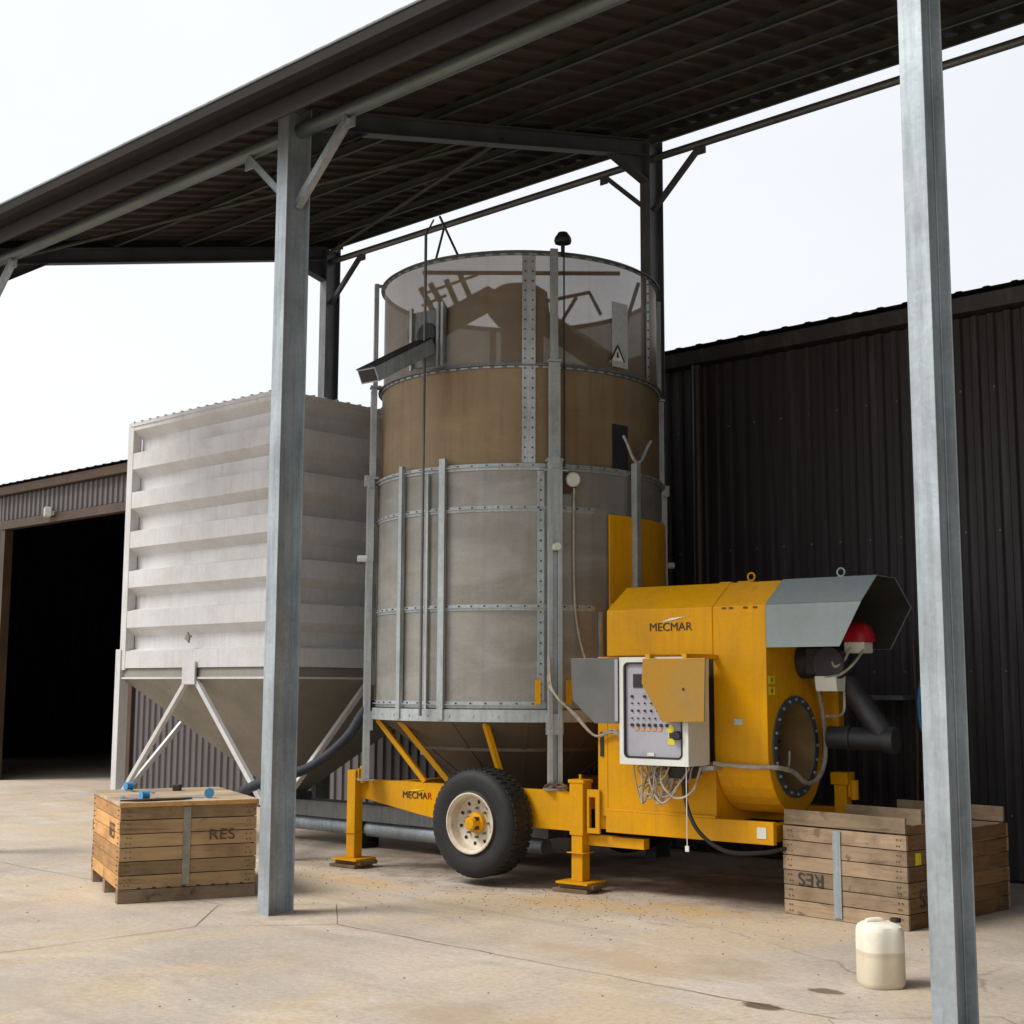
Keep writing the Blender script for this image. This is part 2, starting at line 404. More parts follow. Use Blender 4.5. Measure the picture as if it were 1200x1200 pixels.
for x in (-28, -18.3): joint((x, 11.2), (x+.1, -4), .009)
joint((-30, -.6), (6, -.5), .009)
o = j.build('ground_joints', M['joint']); o['kind'] = 'structure'

rg = random.Random(3); b = MB()
for k in range(760):
    if k < 420: x, y = rg.gauss(-6.9, 1.0), rg.gauss(8.1, .5)
    elif k < 620: x, y = rg.gauss(-9.6, .9), rg.gauss(7.6, .6)
    else: x, y = rg.uniform(-12, -2.2), rg.uniform(3.5, 9.5)
    q = rg.choice((.003, .003, .004, .005, .006)); a = rg.uniform(0, PI)
    e = Vector((math.cos(a), math.sin(a), 0)); t = Vector((-e.y, e.x, 0))
    b.obox((x, y, q*.35), e*q, t*q*.6, (0, 0, q*.35))
o = b.build('yard_litter', plain('grain_and_grit', (.26,.19,.11), .9, 0, .6, 3)); o['kind'] = 'stuff'
tag(o, 'scattered grain, chips and grit on the concrete', 'litter')
# ------------------------------------------------------------------ canopy
def slope(Y): return 5.97 + .25*(Y - 6.81)          # underside of the rafters
can = empty('canopy', 'open-sided steel canopy with brown corrugated roof on galvanised columns, over the dryer', 'canopy')
SX = [-13.03, -7.985, -2.92, 2.12, 7.16]
def hcolumn(x, yc, top, mat):
    b = MB(); w, h, t, tw = .126, .225, .011, .010
    b.box(x-w/2, x+w/2, yc-h/2, yc-h/2+t, -.02, top-.02); b.box(x-w/2, x+w/2, yc+h/2-t, yc+h/2, -.02, top+.05)
    b.box(x-tw/2, x+tw/2, yc-h/2+t, yc+h/2-t, -.02, top)
    # rolled fillets where web meets flange
    for sx in (-1, 1):
        b.box(min(x+sx*tw/2, x+sx*(tw/2+.009)), max(x+sx*tw/2, x+sx*(tw/2+.009)), yc-h/2+t, yc-h/2+t+.009, -.02, top)
        b.box(min(x+sx*tw/2, x+sx*(tw/2+.009)), max(x+sx*tw/2, x+sx*(tw/2+.009)), yc+h/2-t-.009, yc+h/2-t, -.02, top)
    return b.build('column', mat, can, bevel=.003)
for x in SX:
    hcolumn(x, 6.1925, slope(6.08)+.16, M['galv'])
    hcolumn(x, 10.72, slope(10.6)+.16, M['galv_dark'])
# rafters, with haunches at both ends
for x in SX:
    b = MB(); y0, y1 = 6.306, 10.606; h = .17; w = .12
    z0, z1 = slope(y0), slope(y1)
    b.xprism([(y0, z0), (y1, z1), (y1, z1+.012), (y0, z0+.012)], x-w/2, x+w/2)
    b.xprism([(y0, z0+h-.012), (y1, z1+h-.012), (y1, z1+h), (y0, z0+h)], x-w/2, x+w/2)
    b.xprism([(y0, z0+.012), (y1, z1+.012), (y1, z1+h-.012), (y0, z0+h-.012)], x-.005, x+.005)
    b.build('rafter', M['rafter'], can, bevel=.002)
    b = MB()
    b.xprism([(y0, z0-.22), (y0+.55, slope(y0+.55)-.004), (y0, z0-.004)], x-.006, x+.006)
    b.build('haunch', M['rafter'], can); b = MB()
    b.xprism([(y0, z0-.232), (y0+.58, slope(y0+.58)-.008), (y0+.55, slope(y0+.55)-.002), (y0, z0-.22)], x-.055, x+.055); b.build('haunch_flange', M['rafter'], can); b = MB()
    b.xprism([(y1, z1-.26), (y1, z1-.004), (y1-.5, slope(y1-.5)-.004)], x-.006, x+.006)
    b.build('haunch', M['rafter'], can); b = MB()
    b.xprism([(y1, z1-.272), (y1, z1-.26), (y1-.5, slope(y1-.5)-.002), (y1-.53, slope(y1-.53)-.008)], x-.055, x+.055)
    b.build('haunch_flange', M['rafter'], can)
X0, X1 = -13.12, 7.4
for i, y in enumerate([5.93, 6.80, 7.67, 8.54, 9.41, 10.28, 10.93]):
    z = slope(y)+.175; b = MB(); k = .25
    def P(dy, dz): return (y+dy - dz*k*.9, z+dz + dy*k)
    b.xprism([P(-.055,.0), P(0,.0), P(0,.080), P(.055,.080), P(.055,.084), P(-.004,.084), P(-.004,.004), P(-.055,.004)], X0, X1)
    b.build('purlin', M['purlin'], can)
# roof sheet, corrugated along the slope
b = MB(); ya, yb = 5.66, 11.02; pr = []; x = X0-.08
per = .25; hh = -.03
while x < X1+.05:
    pr += [(x, 0), (x+.15, 0), (x+.175, hh), (x+.225, hh)]; x += per
zz = lambda y: slope(y)+.29
vs = []
for (px, dz) in pr:
    for (y, t) in ((ya, 0), (yb, 0)): vs.append((px, y, zz(y)+dz))
n = len(pr)
b.add(vs, [(2*i, 2*i+2, 2*i+3, 2*i+1) for i in range(n-1)])
rs = b.build('roof_sheet', M['roof'], can)
sm = rs.modifiers.new('thick', 'SOLIDIFY'); sm.thickness = .004; sm.offset = 1
# closing strip at the gable end
b = MB(); b.xprism([(5.67, slope(5.67)+.16), (11.0, slope(11.0)+.16), (11.0, slope(11.0)+.287), (5.67, slope(5.67)+.287)], X0-.012, X0-.004)
b.build('verge_trim', M['roof'], can)
# gutter and fascia along the low eave
b = MB()
b.xprism([(5.615,5.925),(5.60,5.925),(5.60,5.83),(5.63,5.80),(5.72,5.79),(5.745,5.82),(5.745,5.90),(5.735,5.90),(5.735,5.825),(5.715,5.80),(5.635,5.81),(5.61,5.835),(5.61,5.915),(5.615,5.915)], X0-.1, X1)
b.build('gutter', M['gutter'], can)
b = MB(); b.box(X0-.1, X1, 5.745, 5.765, 5.66, 5.92); b.build('fascia_board', plain('dark_fascia', (.010,.008,.007), .8), can)
b = MB()
b.tube([(X0-.1,5.597,5.922),(X1,5.597,5.922)], .011, 8)
b.build('gutter_bead', M['galv'], can, smooth=40)
# eave tubes and rear ties, one length per bay
for i in range(4):
    b = MB(); b.tube([(SX[i]+.008, 6.235, 5.815), (SX[i+1]-.008, 6.235, 5.815)], .056, 20)
    b.build('eave_tube', M['pipe'], can, smooth=40)
    b = MB(); b.tube([(SX[i]+.008, 10.72, 6.925), (SX[i+1]-.008, 10.72, 6.925)], .038, 16)
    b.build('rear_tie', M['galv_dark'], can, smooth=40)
for i, x in enumerate(SX):
    for s in (-1, 1):
        if (i == 0 and s < 0) or (i == 4 and s > 0): continue
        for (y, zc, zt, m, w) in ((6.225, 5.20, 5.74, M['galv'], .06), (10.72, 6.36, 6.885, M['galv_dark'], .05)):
            b = MB(); p = Vector((x+s*.03, y, zc)); q = Vector((x+s*.615, y, zt)); d = (q-p).normalized(); up = Vector((0,1,0)).cross(d)*s
            b.bar(p, q, w, .007, up=(0,1,0)) if False else None
            b.obox((p+q)/2 + up*0, (q-p)/2, Vector((0, w/2, 0)), up*.004)
            b.obox((p+q)/2 + Vector((0, -w/2+.004, 0)) - up*w/2*.9, (q-p)/2, Vector((0, .004, 0)), up*w/2*.9)
            b.box(q.x-.05, q.x+.05, y-.006, y+.006, zt-.07, zt+.01)
            b.build('brace', m, can, bevel=.001)
# sheeting added at the far end, out of view, to darken what faces it
b = MB(); y = 5.95; pr = []
while y < 11.0: pr += [(y, 0), (y+.15, 0), (y+.17, .03), (y+.23, .03)]; y += .25
vs = []
for (py, dx) in pr: vs += [(7.24+dx, py, .02), (7.24+dx, py, slope(py)+.25)]
b.add(vs, [(2*i, 2*i+2, 2*i+3, 2*i+1) for i in range(len(pr)-1)])
b.build('added_shade_screen', M['roof'], can)
# thin cross bracing in the roof plane
for (p, q) in (((-7.98, 8.5, slope(8.5)+.06), (-12.97, 10.55, slope(10.5)+.05)), ((-7.98, 8.5, slope(8.5)+.06), (-12.97, 6.5, slope(6.5)+.06))):
    b = MB(); b.tube([p, q], .02, 10); b.build('roof_bracing', M['purlin'], can, smooth=40)

# ------------------------------------------------------------------ shed
sh = empty('shed', 'long low shed clad in brown corrugated sheet with an open doorway, behind the dryer', 'shed')
YW = 11.35
def corrugated(x0, x1, z0, z1, y=YW, per=.152, d=.028, z1b=None):
    b = MB(); x = x0; pr = []
    while x < x1 - .001:
        for (dx, dy) in ((0, 0), (.052, 0), (.070, d), (.134, d)):
            if x+dx < x1: pr.append((x+dx, dy))
        x += per
    pr.append((x1, pr[-1][1])); vs = []
    for (px, dy) in pr: vs += [(px, y+dy, z0), (px, y+dy, z1)]
    b.add(vs, [(2*i, 2*i+2, 2*i+3, 2*i+1) for i in range(len(pr)-1)])
    return b
def solid(o, t=.003):
    m = o.modifiers.new('thick', 'SOLIDIFY'); m.thickness = t; m.offset = 0; return o
solid(corrugated(-18.28, -10.0, .02, 4.86).build('wall', M['shed_pale'], sh, label='lighter, lit stretch of the corrugated wall beside the doorway'))
solid(corrugated(-10.0, 12.0, .02, 4.86).build('wall', M['shed'], sh))  # right stretch takes the copy coloured for canopy shade
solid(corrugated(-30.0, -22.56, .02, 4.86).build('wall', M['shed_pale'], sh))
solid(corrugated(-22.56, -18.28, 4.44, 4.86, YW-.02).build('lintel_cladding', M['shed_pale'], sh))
b = MB(); b.box(-22.56, -18.28, YW-.05, YW+.10, 4.28, 4.425); b.build('door_track', M['brown_trim'], sh, bevel=.004)
for x in (-22.56, -18.36): b = MB(); b.box(x, x+.16, YW-.035, YW+.12, 0, 4.275); b.build('door_jamb', M['brown_trim'], sh, bevel=.004)
for z in (.55, 1.75, 2.95, 4.2):
    b = MB(); x = -9.965
    while x < 4:
        b.box(x, x+.016, YW-.008, YW-.001, z-.008, z+.008); x += .304
    b.build('screw_row', M['galv_dark'], sh)
for (xa, xb2, mm) in ((-30.2, -10, M['brown_trim']), (-9.995, 12.2, M['shed'])):  # right trim also takes the shade-coloured sheet
    b = MB(); b.xprism([(YW-.16,5.0),(YW-.10,5.03),(YW+.05,5.03),(YW+.05,4.87),(YW-.13,4.87)], xa, xb2); b.build('eave_trim', mm, sh)
b = MB(); x = -30.2; pr = []
while x < 12.2: pr += [(x,0),(x+.17,0),(x+.19,.010),(x+.23,.010)]; x += .25
vs = []
for (px, dz) in pr: vs += [(px, YW-.20, 5.035+dz), (px, 29.8, 7.2+dz)]
b.add(vs, [(2*i, 2*i+2, 2*i+3, 2*i+1) for i in range(len(pr)-1)])
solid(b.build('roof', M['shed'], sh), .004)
b = MB(); b.box(-30, 12, 29.5, 29.6, 0, 7.19); b.build('back_wall', M['shed_dark'], sh)
for x in (-30.1, 12.0):
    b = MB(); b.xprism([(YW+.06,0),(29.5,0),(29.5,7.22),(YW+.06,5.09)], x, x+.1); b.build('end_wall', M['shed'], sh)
b = MB(); b.tube([(-7.85,YW-.07,4.86),(-7.85,YW-.07,.1)], .055, 14); b.build('downpipe', plain('dark_brown_pipe', (.028,.015,.010), .5), sh, smooth=40)
b = MB(); b.box(-5.98, -5.62, YW-.24, YW-.02, 1.50, 1.54); b.build('shelf', M['galv_dark'], sh)
for y in (14.0, 18.5, 23):
    for x in (-29.0, -16.5): b = MB(); b.box(x, x+.16, y, y+.2, .005, 5.3); b.build('inner_post', M['rust'], sh)
b = MB(); b.box(-.05,.05,-.05,.0,-.05,.02); b.box(-.11,.11,-.16,-.05,-.075,.075)
fl = empty('floodlight', 'small pale floodlight on the sheeting above the shed doorway', 'lamp', (-20.75, YW-.03, 4.44), R(-25))
b.build('lamp_body', M['white_paint'], fl, bevel=.01)
b = MB(); b.box(-.09,.09,-.165,-.158,-.055,.055); b.build('lamp_glass', M['lamp_glass'], fl)
t = MB(); t.tube(spline([(-5.56,YW-.12,2.0),(-5.55,YW-.12,1.3),(-5.57,YW-.13,.5),(-5.57,YW-.13,.01)]), .014, 8)
tag(t.build('wooden_pole', M['brown_trim'], smooth=40), 'thin brown pole leaning on the dark wall behind the planked crate', 'pole')
t = MB()
t.tube(spline([(-5.42,YW-.10,1.95),(-5.47,YW-.13,1.75),(-5.52,YW-.14,1.5),(-5.50,YW-.14,1.25),(-5.45,YW-.13,1.3)]), .016, 8)
tag(t.build('blue_hose', M['blue'], smooth=50), 'short loop of blue hose hung on the dark shed wall beside the thin brown pole', 'hose')

# ------------------------------------------------------------------ hopper bin
bx0, bx1, by0, by1 = -13.045, -10.40, 7.95, 10.56
bi = empty('hopper_bin', 'square pale steel grain bin with horizontal ribs and pointed hopper on four legs', 'grain bin', ((bx0+bx1)/2, (by0+by1)/2, 0))
hx, hy = (bx1-bx0)/2, (by1-by0)/2; zb, zt = 1.785, 4.43
lv = [(zt, 0), (zt-.075, 0)]; z = zt-.075; per = (zt-.075-zb)/6.0
for i in range(6):
    lv += [(z-.088, .105), (z-.225, .105), (z-.252, .0), (z-per, 0)]; z -= per
vs = []; fs = []
for (zz_, ins) in lv:
    a, c = hx-ins-.004, hy-ins-.004; vs += [(-a,-c,zz_),(a,-c,zz_),(a,c,zz_),(-a,c,zz_)]
for i in range(len(lv)-1):
    for k in range(4): fs.append((4*i+k, 4*i+(k+1)%4, 4*i+4+(k+1)%4, 4*i+4+k))
b = MB(); b.add(vs, fs); b.build('body', M['bin'], bi)
for sx in (-1, 1):
    for sy in (-1, 1):
        x, y = sx*(hx-.052), sy*(hy-.052); b = MB(); b.box(x-.053, x+.053, y-.053, y+.053, zb-.02, zt+.012)
        b.build('corner_post', M['bin'], bi, bevel=.003)
b = MB()
for s in (-1, 1):
    b.box(-hx+.05, hx-.05, s*hy-.014 if s > 0 else -hy-.008, s*hy+.008 if s > 0 else -hy+.014, zt-.03, zt+.010)
    b.box(s*hx-.014 if s > 0 else -hx-.008, s*hx+.008 if s > 0 else -hx+.014, -hy+.05, hy-.05, zt-.03, zt+.010)
    for k in range(17):
        x = -hx+.12+k*.15; b.box(x-.014, x+.014, s*hy-.02, s*hy+.02, zt+.010, zt+.019)
        y = -hy+.12+k*.15
        if y < hy-.06: b.box(s*hx-.02, s*hx+.02, y-.014, y+.014, zt+.010, zt+.019)
b.build('top_rim', M['bin'], bi)
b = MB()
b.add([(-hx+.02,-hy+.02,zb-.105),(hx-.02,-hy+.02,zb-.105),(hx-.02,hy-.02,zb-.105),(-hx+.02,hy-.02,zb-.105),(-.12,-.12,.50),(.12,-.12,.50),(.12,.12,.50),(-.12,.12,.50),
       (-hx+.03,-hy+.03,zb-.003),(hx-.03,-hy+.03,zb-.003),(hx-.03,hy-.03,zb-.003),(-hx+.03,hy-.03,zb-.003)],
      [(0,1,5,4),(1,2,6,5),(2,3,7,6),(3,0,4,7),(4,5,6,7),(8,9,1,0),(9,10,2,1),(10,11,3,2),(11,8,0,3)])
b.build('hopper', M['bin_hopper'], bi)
b = MB()
for s in (-1, 1):
    b.box(-hx+.03, hx-.03, s*(hy-.012)-.008, s*(hy-.012)+.008, zb-.115, zb-.095); b.box(s*(hx-.012)-.008, s*(hx-.012)+.008, -hy+.03, hy-.03, zb-.115, zb-.095)
b.build('hopper_rim', M['bin'], bi)
for sx in (-1, 1):
    for sy in (-1, 1):
        b = MB(); x, y = sx*(hx+.01), sy*(hy-.04)
        b.box(x-.05, x+.05, y-.055, y+.055, .015, zb+.20); b.box(x-.11, x+.11, y-.11, y+.11, 0, .009)
        b.build('leg', M['bin'], bi, bevel=.006)
zf = .42; za = zb-.10
for s in (-1, 1):
    for q in (-1, 1):
        b = MB(); b.bar((q*.05, s*(hy-.02), za), (q*(hx-.04), s*(hy-.04), zf), .05, .05); b.build('brace', M['bin'], bi, bevel=.004)
        b = MB(); b.bar((s*(hx-.02), q*.05, za), (s*(hx-.0), q*(hy-.08), zf), .05, .05); b.build('brace', M['bin'], bi, bevel=.004)
    b = MB(); b.box(-.11, .11, s*(hy+.015)-.012, s*(hy+.015)+.012, zb-.17, zb+.06); b.build('gusset', M['bin'], bi, bevel=.003)
    b = MB(); b.box(s*(hx+.015)-.012, s*(hx+.015)+.012, -.11, .11, zb-.17, zb+.06); b.build('gusset', M['bin'], bi, bevel=.003)
b = MB()
for a in range(4):
    t = a*PI/2+.2; b.bar((-.02,-hy-.02,zb+.30), (-.02+.055*math.cos(t),-hy-.025,zb+.30+.055*math.sin(t)), .02, .012, up=(0,1,0))
b.lathe([(0,-.02),(.035,-.02),(.035,0),(0,0)], (-.02,-hy-.02,zb+.30), (0,1,0), 14)
b.build('hand_wheel', M['bin_hopper'], bi)
b = MB(); b.box(-.16, .16, -.16, .16, .40, .50); b.box(-.05,.05,-.3,-.16,.42,.45); b.build('outlet_gate', M['galv_dark'], bi, bevel=.005)

# conveyor trough from the bin to the dryer
cv = empty('trough_conveyor', 'long grey trough and tube conveyor lying low between the hopper bin and the dryer', 'conveyor', (-11.7, 9.28, 0), R(1.5))
b = MB(); b.xprism([(-.11,.27),(.11,.27),(.11,.42),(.125,.42),(.125,.43),(-.125,.43),(-.125,.42),(-.11,.42)], -.35, 3.6); b.build('trough', M['galv_dark'], cv, bevel=.002)
b = MB(); b.tube([(-.3,-.02,.19),(3.5,-.02,.19)], .075, 20); b.build('tube', M['galv'], cv, smooth=40)
for x in (-.2, 1.15, 2.6):
    b = MB(); b.box(x, x+.04, -.12, .12, 0, .27); b.build('foot', M['dark_metal'], cv)
# hose
b = MB(); pts = spline([(-9.20,8.30,1.445),(-9.30,8.23,1.43),(-9.384,8.200,1.361),(-9.438,8.100,1.180),(-9.489,7.950,1.032),(-9.597,7.800,0.900),(-9.709,7.700,0.840),(-9.946,7.650,0.786),(-10.55,7.75,.62),(-11.2,8.6,.56),(-11.6,9.1,.52)], 14)
b.tube(pts, .044, 14, rs=[.044+(.003 if i % 2 else -.001) for i in range(len(pts))])
tag(b.build('flexible_hose', M['hose'], smooth=60), 'thick dark flexible hose sagging from the dryer drum base to the hopper bin', 'hose')

# ------------------------------------------------------------------ mobile grain dryer
OX, OY, PH = -8.503, 9.320, R(5)
D = empty('grain_dryer', 'tall round perforated-steel grain dryer on a yellow two-wheel chassis with yellow burner housing', 'grain dryer', (OX, OY, 0), PH)
def pol(r, deg, z): a = R(deg); return Vector((r*math.cos(a), r*math.sin(a), z))
def radial_box(b, r, deg, dr, dt, z0, z1):
    a = R(deg); e = Vector((math.cos(a), math.sin(a), 0)); t = Vector((-e.y, e.x, 0))
    b.obox(e*r + Vector((0,0,(z0+z1)/2)), e*dr/2, t*dt/2, Vector((0,0,(z1-z0)/2)))
b = MB(); b.lathe([(1.318,1.42),(1.318,3.43)], n=128); b.build('lower_drum', M['perf_low'], D, smooth=30)
b = MB(); b.lathe([(1.292,3.43),(1.292,4.31)], n=128); b.build('upper_drum', M['perf_mid'], D, smooth=30)
b = MB(); b.lathe([(1.282,4.31),(1.282,5.30)], n=128); b.build('top_drum', M['perf_top'], D, smooth=30, label='see-through topmost band of the drum')
b = MB(); b.lathe([(0.02,4.42),(.7,4.30),(1.278,4.16)], n=64); b.build('grain_surface', M['perf_mid'], D, smooth=30)
def hoop(z, r, h=.045, w=.03, a0=0, a1=360, bolts=64, mat='galv_ring'):
    b = MB(); b.ring(r, r+.006, z-h/2, z+h/2, 120, R(a0), R(a1)); b.ring(r+.006, r+w, z-.003, z+.003, 120, R(a0), R(a1))
    o = b.build('drum_hoop', M[mat], D, smooth=30); q = MB()
    for k in range(bolts):
        a = a0 + (a1-a0)*(k+.5)/bolts
        if mat == 'galv_dark': radial_box(q, r+.008, a, .006, .062, z-.02, z-.006)
        else: radial_box(q, r+.008, a, .006, .014, z+.004, z+.017)
    q.build('bolt_row', M['galv_ring' if mat == 'galv_dark' else 'dark_metal'], o)
    return o
hoop(5.30, 1.284, .045, .035, mat='galv_dark'); hoop(4.31, 1.296, .05, .035, mat='galv_dark', bolts=80); hoop(3.435, 1.322, .055, .03)
hoop(3.08, 1.320, .05, .02, 25, 336); hoop(2.255, 1.320, .05, .02, 25, 336)
hoop(1.455, 1.322, .055, .03)
b = MB(); b.ring(1.28, 1.355, 1.315, 1.322, 120); b.ring(1.345, 1.355, 1.322, 1.41, 120); b.ring(1.28, 1.35, 1.41, 1.416, 120)
for k in range(40): radial_box(b, 1.357, k*9+3, .008, .018, 1.355, 1.373)
b.build('base_ring', M['galv_ring'], D, smooth=30)
# seam straps
def strap(deg, r, z0, z1, w, rows=2):
    b = MB(); radial_box(b, r, deg, .006, w, z0, z1); o = b.build('seam_strap', M['galv_ring'], D); b = MB()
    nz = int((z1-z0)/.085)
    for k in range(nz):
        for s in ((-1, 1) if rows == 2 else (0,)):
            a = deg + math.degrees(s*w*.28/r); radial_box(b, r+.006, a, .009, .012, z0+.04+k*.085, z0+.053+k*.085)
    b.build('bolt_row', M['dark_metal'], o)
strap(-49.4, 1.300, 3.47, 5.27, .115); strap(-45, 1.326, 1.49, 3.40, .06, 1)
strap(130, 1.300, 3.47, 5.27, .115); strap(10, 1.296, 4.33, 5.27, .05, 1)
# legs
for deg in (-40.5, -130.5, 49.5, 139.5):
    a = R(deg); e = Vector((math.cos(a), math.sin(a), 0)); t = Vector((-e.y, e.x, 0)); Zv = Vector((0,0,1))
    b = MB()
    for s in (-1, 1):
        b.obox(e*1.395 + t*s*.040 + Zv*1.755, e*.028, t*.018, Zv*.965)
    b.obox(e*1.372 + Zv*1.755, e*.004, t*.024, Zv*.963)
    b.obox(e*1.392 + Zv*3.10, e*.030, t*.060, Zv*.38)
    b.build('leg', M['galv_ring'], D, bevel=.002)
    b = MB(); b.obox(e*1.376 + Zv*3.90, e*.026, t*.048, Zv*.42); b.obox(e*1.372 + Zv*3.485, e*.045, t*.07, Zv*.012)
    b.obox(e*1.362 + Zv*4.335, e*.05, t*.055, Zv*.010)
    b.obox(e*1.366 + Zv*4.83, e*.020, t*.032, Zv*.485)
    b.obox(e*1.335 + Zv*5.30, e*.05, t*.018, Zv*.012)
    for k in range(9): b.obox(e*1.404 + Zv*(3.56+k*.09), e*.003, t*.010, Zv*.007)
    b.build('upper_leg', M['galv_ring'], D, bevel=.002)
    b = MB()
    b.obox(e*1.42 + Zv*3.46, e*.03, t*.035, Zv*.05); b.tube([e*1.40 + Zv*3.40 - t*.09, e*1.40 + Zv*3.40 + t*.11], .012, 8)
    b.build('leg_bracket', M['galv_ring'], D); b = MB(); b.obox(e*1.38 + Zv*1.30, e*.035, t*.066, Zv*.085); b.build('ring_bracket', M['galv_ring'], D); b = MB(); b.obox(e*1.395 + Zv*.782, e*.07, t*.085, Zv*.007)
    b.build('leg_foot', M['galv_ring'], D)
    b = MB(); b.tube([e*1.40 + Zv*2.75, e*1.50 + Zv*2.75], .03, 10); b.build('leg_knob', M['white_paint'], D)
# slim upright channels on the drum
def upright(deg, z0, z1, w, r=1.365, off=.035):
    a = R(deg); e = Vector((math.cos(a), math.sin(a), 0)); t = Vector((-e.y, e.x, 0)); Zv = Vector((0,0,1)); b = MB()
    c = Zv*(z0+z1)/2; h = Zv*(z1-z0)/2
    b.obox(e*r + c, e*.003, t*w/2, h); b.obox(e*(r-off/2) + t*(w/2-.003) + c, e*off/2, t*.003, h); b.obox(e*(r-off/2) - t*(w/2-.003) + c, e*off/2, t*.003, h)
    return b.build('upright_channel', M['galv_ring'], D)
upright(-102, 1.33, 3.50, .05); upright(-81.5, 1.33, 3.52, .058); upright(-88.5, 1.33, 3.40, .022, 1.345, .018)
upright(-6.5, 2.0, 3.52, .05, 1.42, .06); upright(70, 1.33, 3.5, .05); upright(100, 1.33, 3.5, .05); upright(165, 1.33, 3.5, .05); upright(-165, 1.33, 3.5, .05)
upright(-22, 1.45, 2.23, .03, 1.345, .02)
b = MB()
c = pol(1.41, -6.5, 3.52); e = pol(1, -6.5, 0); t = Vector((-e.y, e.x, 0))
for s in (-1, 1):
    b.tube(spline([c, c + t*s*.06 + Vector((0,0,.04)), c + t*s*.14 + Vector((0,0,.16)), c + t*s*.19 + Vector((0,0,.22))]), .014, 8)
b.build('forked_bracket', M['galv_ring'], D, smooth=40)
# plates and fittings on the drum
def curved_plate(deg, half, r, z0, z1, name, mat, label=None, th=.006):
    b = MB(); b.ring(r, r+th, z0, z1, max(4, int(half*1.2)), R(deg-half), R(deg+half)); return b.build(name, M[mat], D, smooth=30, label=label)
curved_plate(2, 20.5, 1.345, 1.42, 3.055, 'duct_cover', 'yellow', th=.02)
curved_plate(-10.5, 4.2, 1.296, 3.47, 3.86, 'inspection_door', 'dark_metal')
curved_plate(-10.0, 4.3, 1.292, 4.37, 4.95, 'access_panel', 'sticker')
b = MB(); e = pol(1, -12, 0); t = Vector((-e.y, e.x, 0)); c = e*1.302 + Vector((0,0,4.42))
b.prism([(-.075,0),(.075,0),(0,.13)], lambda p, s: c + t*p[0] + Vector((0,0,p[1])) + e*(.003 if s else .0))
b.build('warning_triangle', M['lamp_glass'], D)
b = MB()
b.prism([(-.012,.03),(.012,.03),(.006,.08),(-.006,.08)], lambda p, s: c + t*p[0] + Vector((0,0,p[1])) + e*(.007 if s else .003))
for s in (-1, 1): b.bar(c + t*s*.08 + e*.004, c + e*.004 + Vector((0,0,.14)), .008, .014, up=e)
b.build('warning_symbol', M['black'], D)
b = MB()
for s in (-1, 1): b.box(1.035+s*.052-.012, 1.035+s*.052+.012, 0, .01, 0, 1)
for s in (-1, 1):
    dd = -40.5 + s*5.6
    b2 = MB(); radial_box(b2, 1.345, dd, .02, .045, 1.46, 1.66); b2.build('lifting_lug', M['yellow'], D)
# round level sensor with conduit
c = pol(1.33, -33.5, 3.33); e = pol(1, -33.5, 0)
b = MB(); b.lathe([(0,0),(.062,0),(.062,.05),(.05,.062),(0,.062)], c, e, 24); b.build('level_sensor', M['white_paint'], D, smooth=40)
b = MB(); b.lathe([(0,-.01),(.09,-.01),(.09,.03),(0,.03)], c - e*.01 + Vector((0,0,-.03)) - Vector((-e.y,e.x,0))*.05, e, 20); b.build('sensor_bracket', M['brown_trim'], D, smooth=40)
b = MB(); b.tube(spline([pol(1.36,-33,3.26), pol(1.35,-33,2.8), pol(1.35,-32.6,2.3), pol(1.36,-31,2.0), pol(1.42,-29,1.75), pol(1.5,-29,1.55)]), .011, 8); b.build('conduit', M['cable'], D, smooth=50)
b = MB(); b.tube([pol(1.33,-36.3,5.3), pol(1.335,-36.3,3.38)], .007, 6); b.build('sensor_cable', M['dark_metal'], D)
c = pol(1.30, -36.3, 5.28)
b = MB(); b.tube([c, c + Vector((0,0,.16))], .018, 10); b.lathe([(0,.215),(.04,.21),(.07,.165),(.076,.14),(.070,.115),(.03,.105),(0,.105)], c, (0,0,1), 20)
b.build('vent_cap', M['dark_metal'], D, smooth=40)
# long rod with hook up the drum
b = MB(); c0 = pol(1.42,-88,1.36); c1 = pol(1.42,-88,5.50)
b.tube([c0, c1], .013, 8); b.tube([c1, Vector((-.10,-1.15,5.74))], .009, 6); b.build('gauge_rod', M['galv_dark'], D)
# tripod over the rim
b = MB(); top = Vector((-.07,-1.10,5.78))
for q in (Vector((.05,-1.285,5.31)), Vector((.27,-1.25,5.32))): b.tube([top if q.x > .2 else top + Vector((.06,0,-.09)), q], .011, 8)
b.build('tripod', M['galv_dark'], D)
# discharge chute with its mounting plate
b = MB(); oy = -1.298
b.box(-.18,.19,oy-.012,oy+.004,4.36,4.86); b.build('chute_plate', M['galv_dark'], D, bevel=.002)
for x in (-.19, .12, .17): b = MB(); b.box(x-.012, x+.012, oy-.04, oy-.013, 4.34, 4.90); b.build('plate_stiffener', M['galv_ring'], D)
b = MB(); b.lathe([(0,0),(.105,0),(.105,.012),(0,.012)], (-.02,oy-.028,4.64), (0,1,0), 28); b.build('chute_opening', M['black'], D)
b = MB(); a_ = Vector((-.02,oy-.03,4.53)); z_ = Vector((.02,-2.08,4.13)); dd = (z_-a_).normalized(); sx = Vector((1,0,0)); uu = sx.cross(dd).normalized()
w, h = .10, .062
b.obox((a_+z_)/2, (z_-a_)/2, sx*w, uu*h)
e_ = MB(); e_.obox(z_ + dd*.0015, dd*.001, sx*(w-.012), uu*(h-.012)); e_.build('chute_mouth', M['black'], D)  # black cap stands in for the shaded inside of the chute
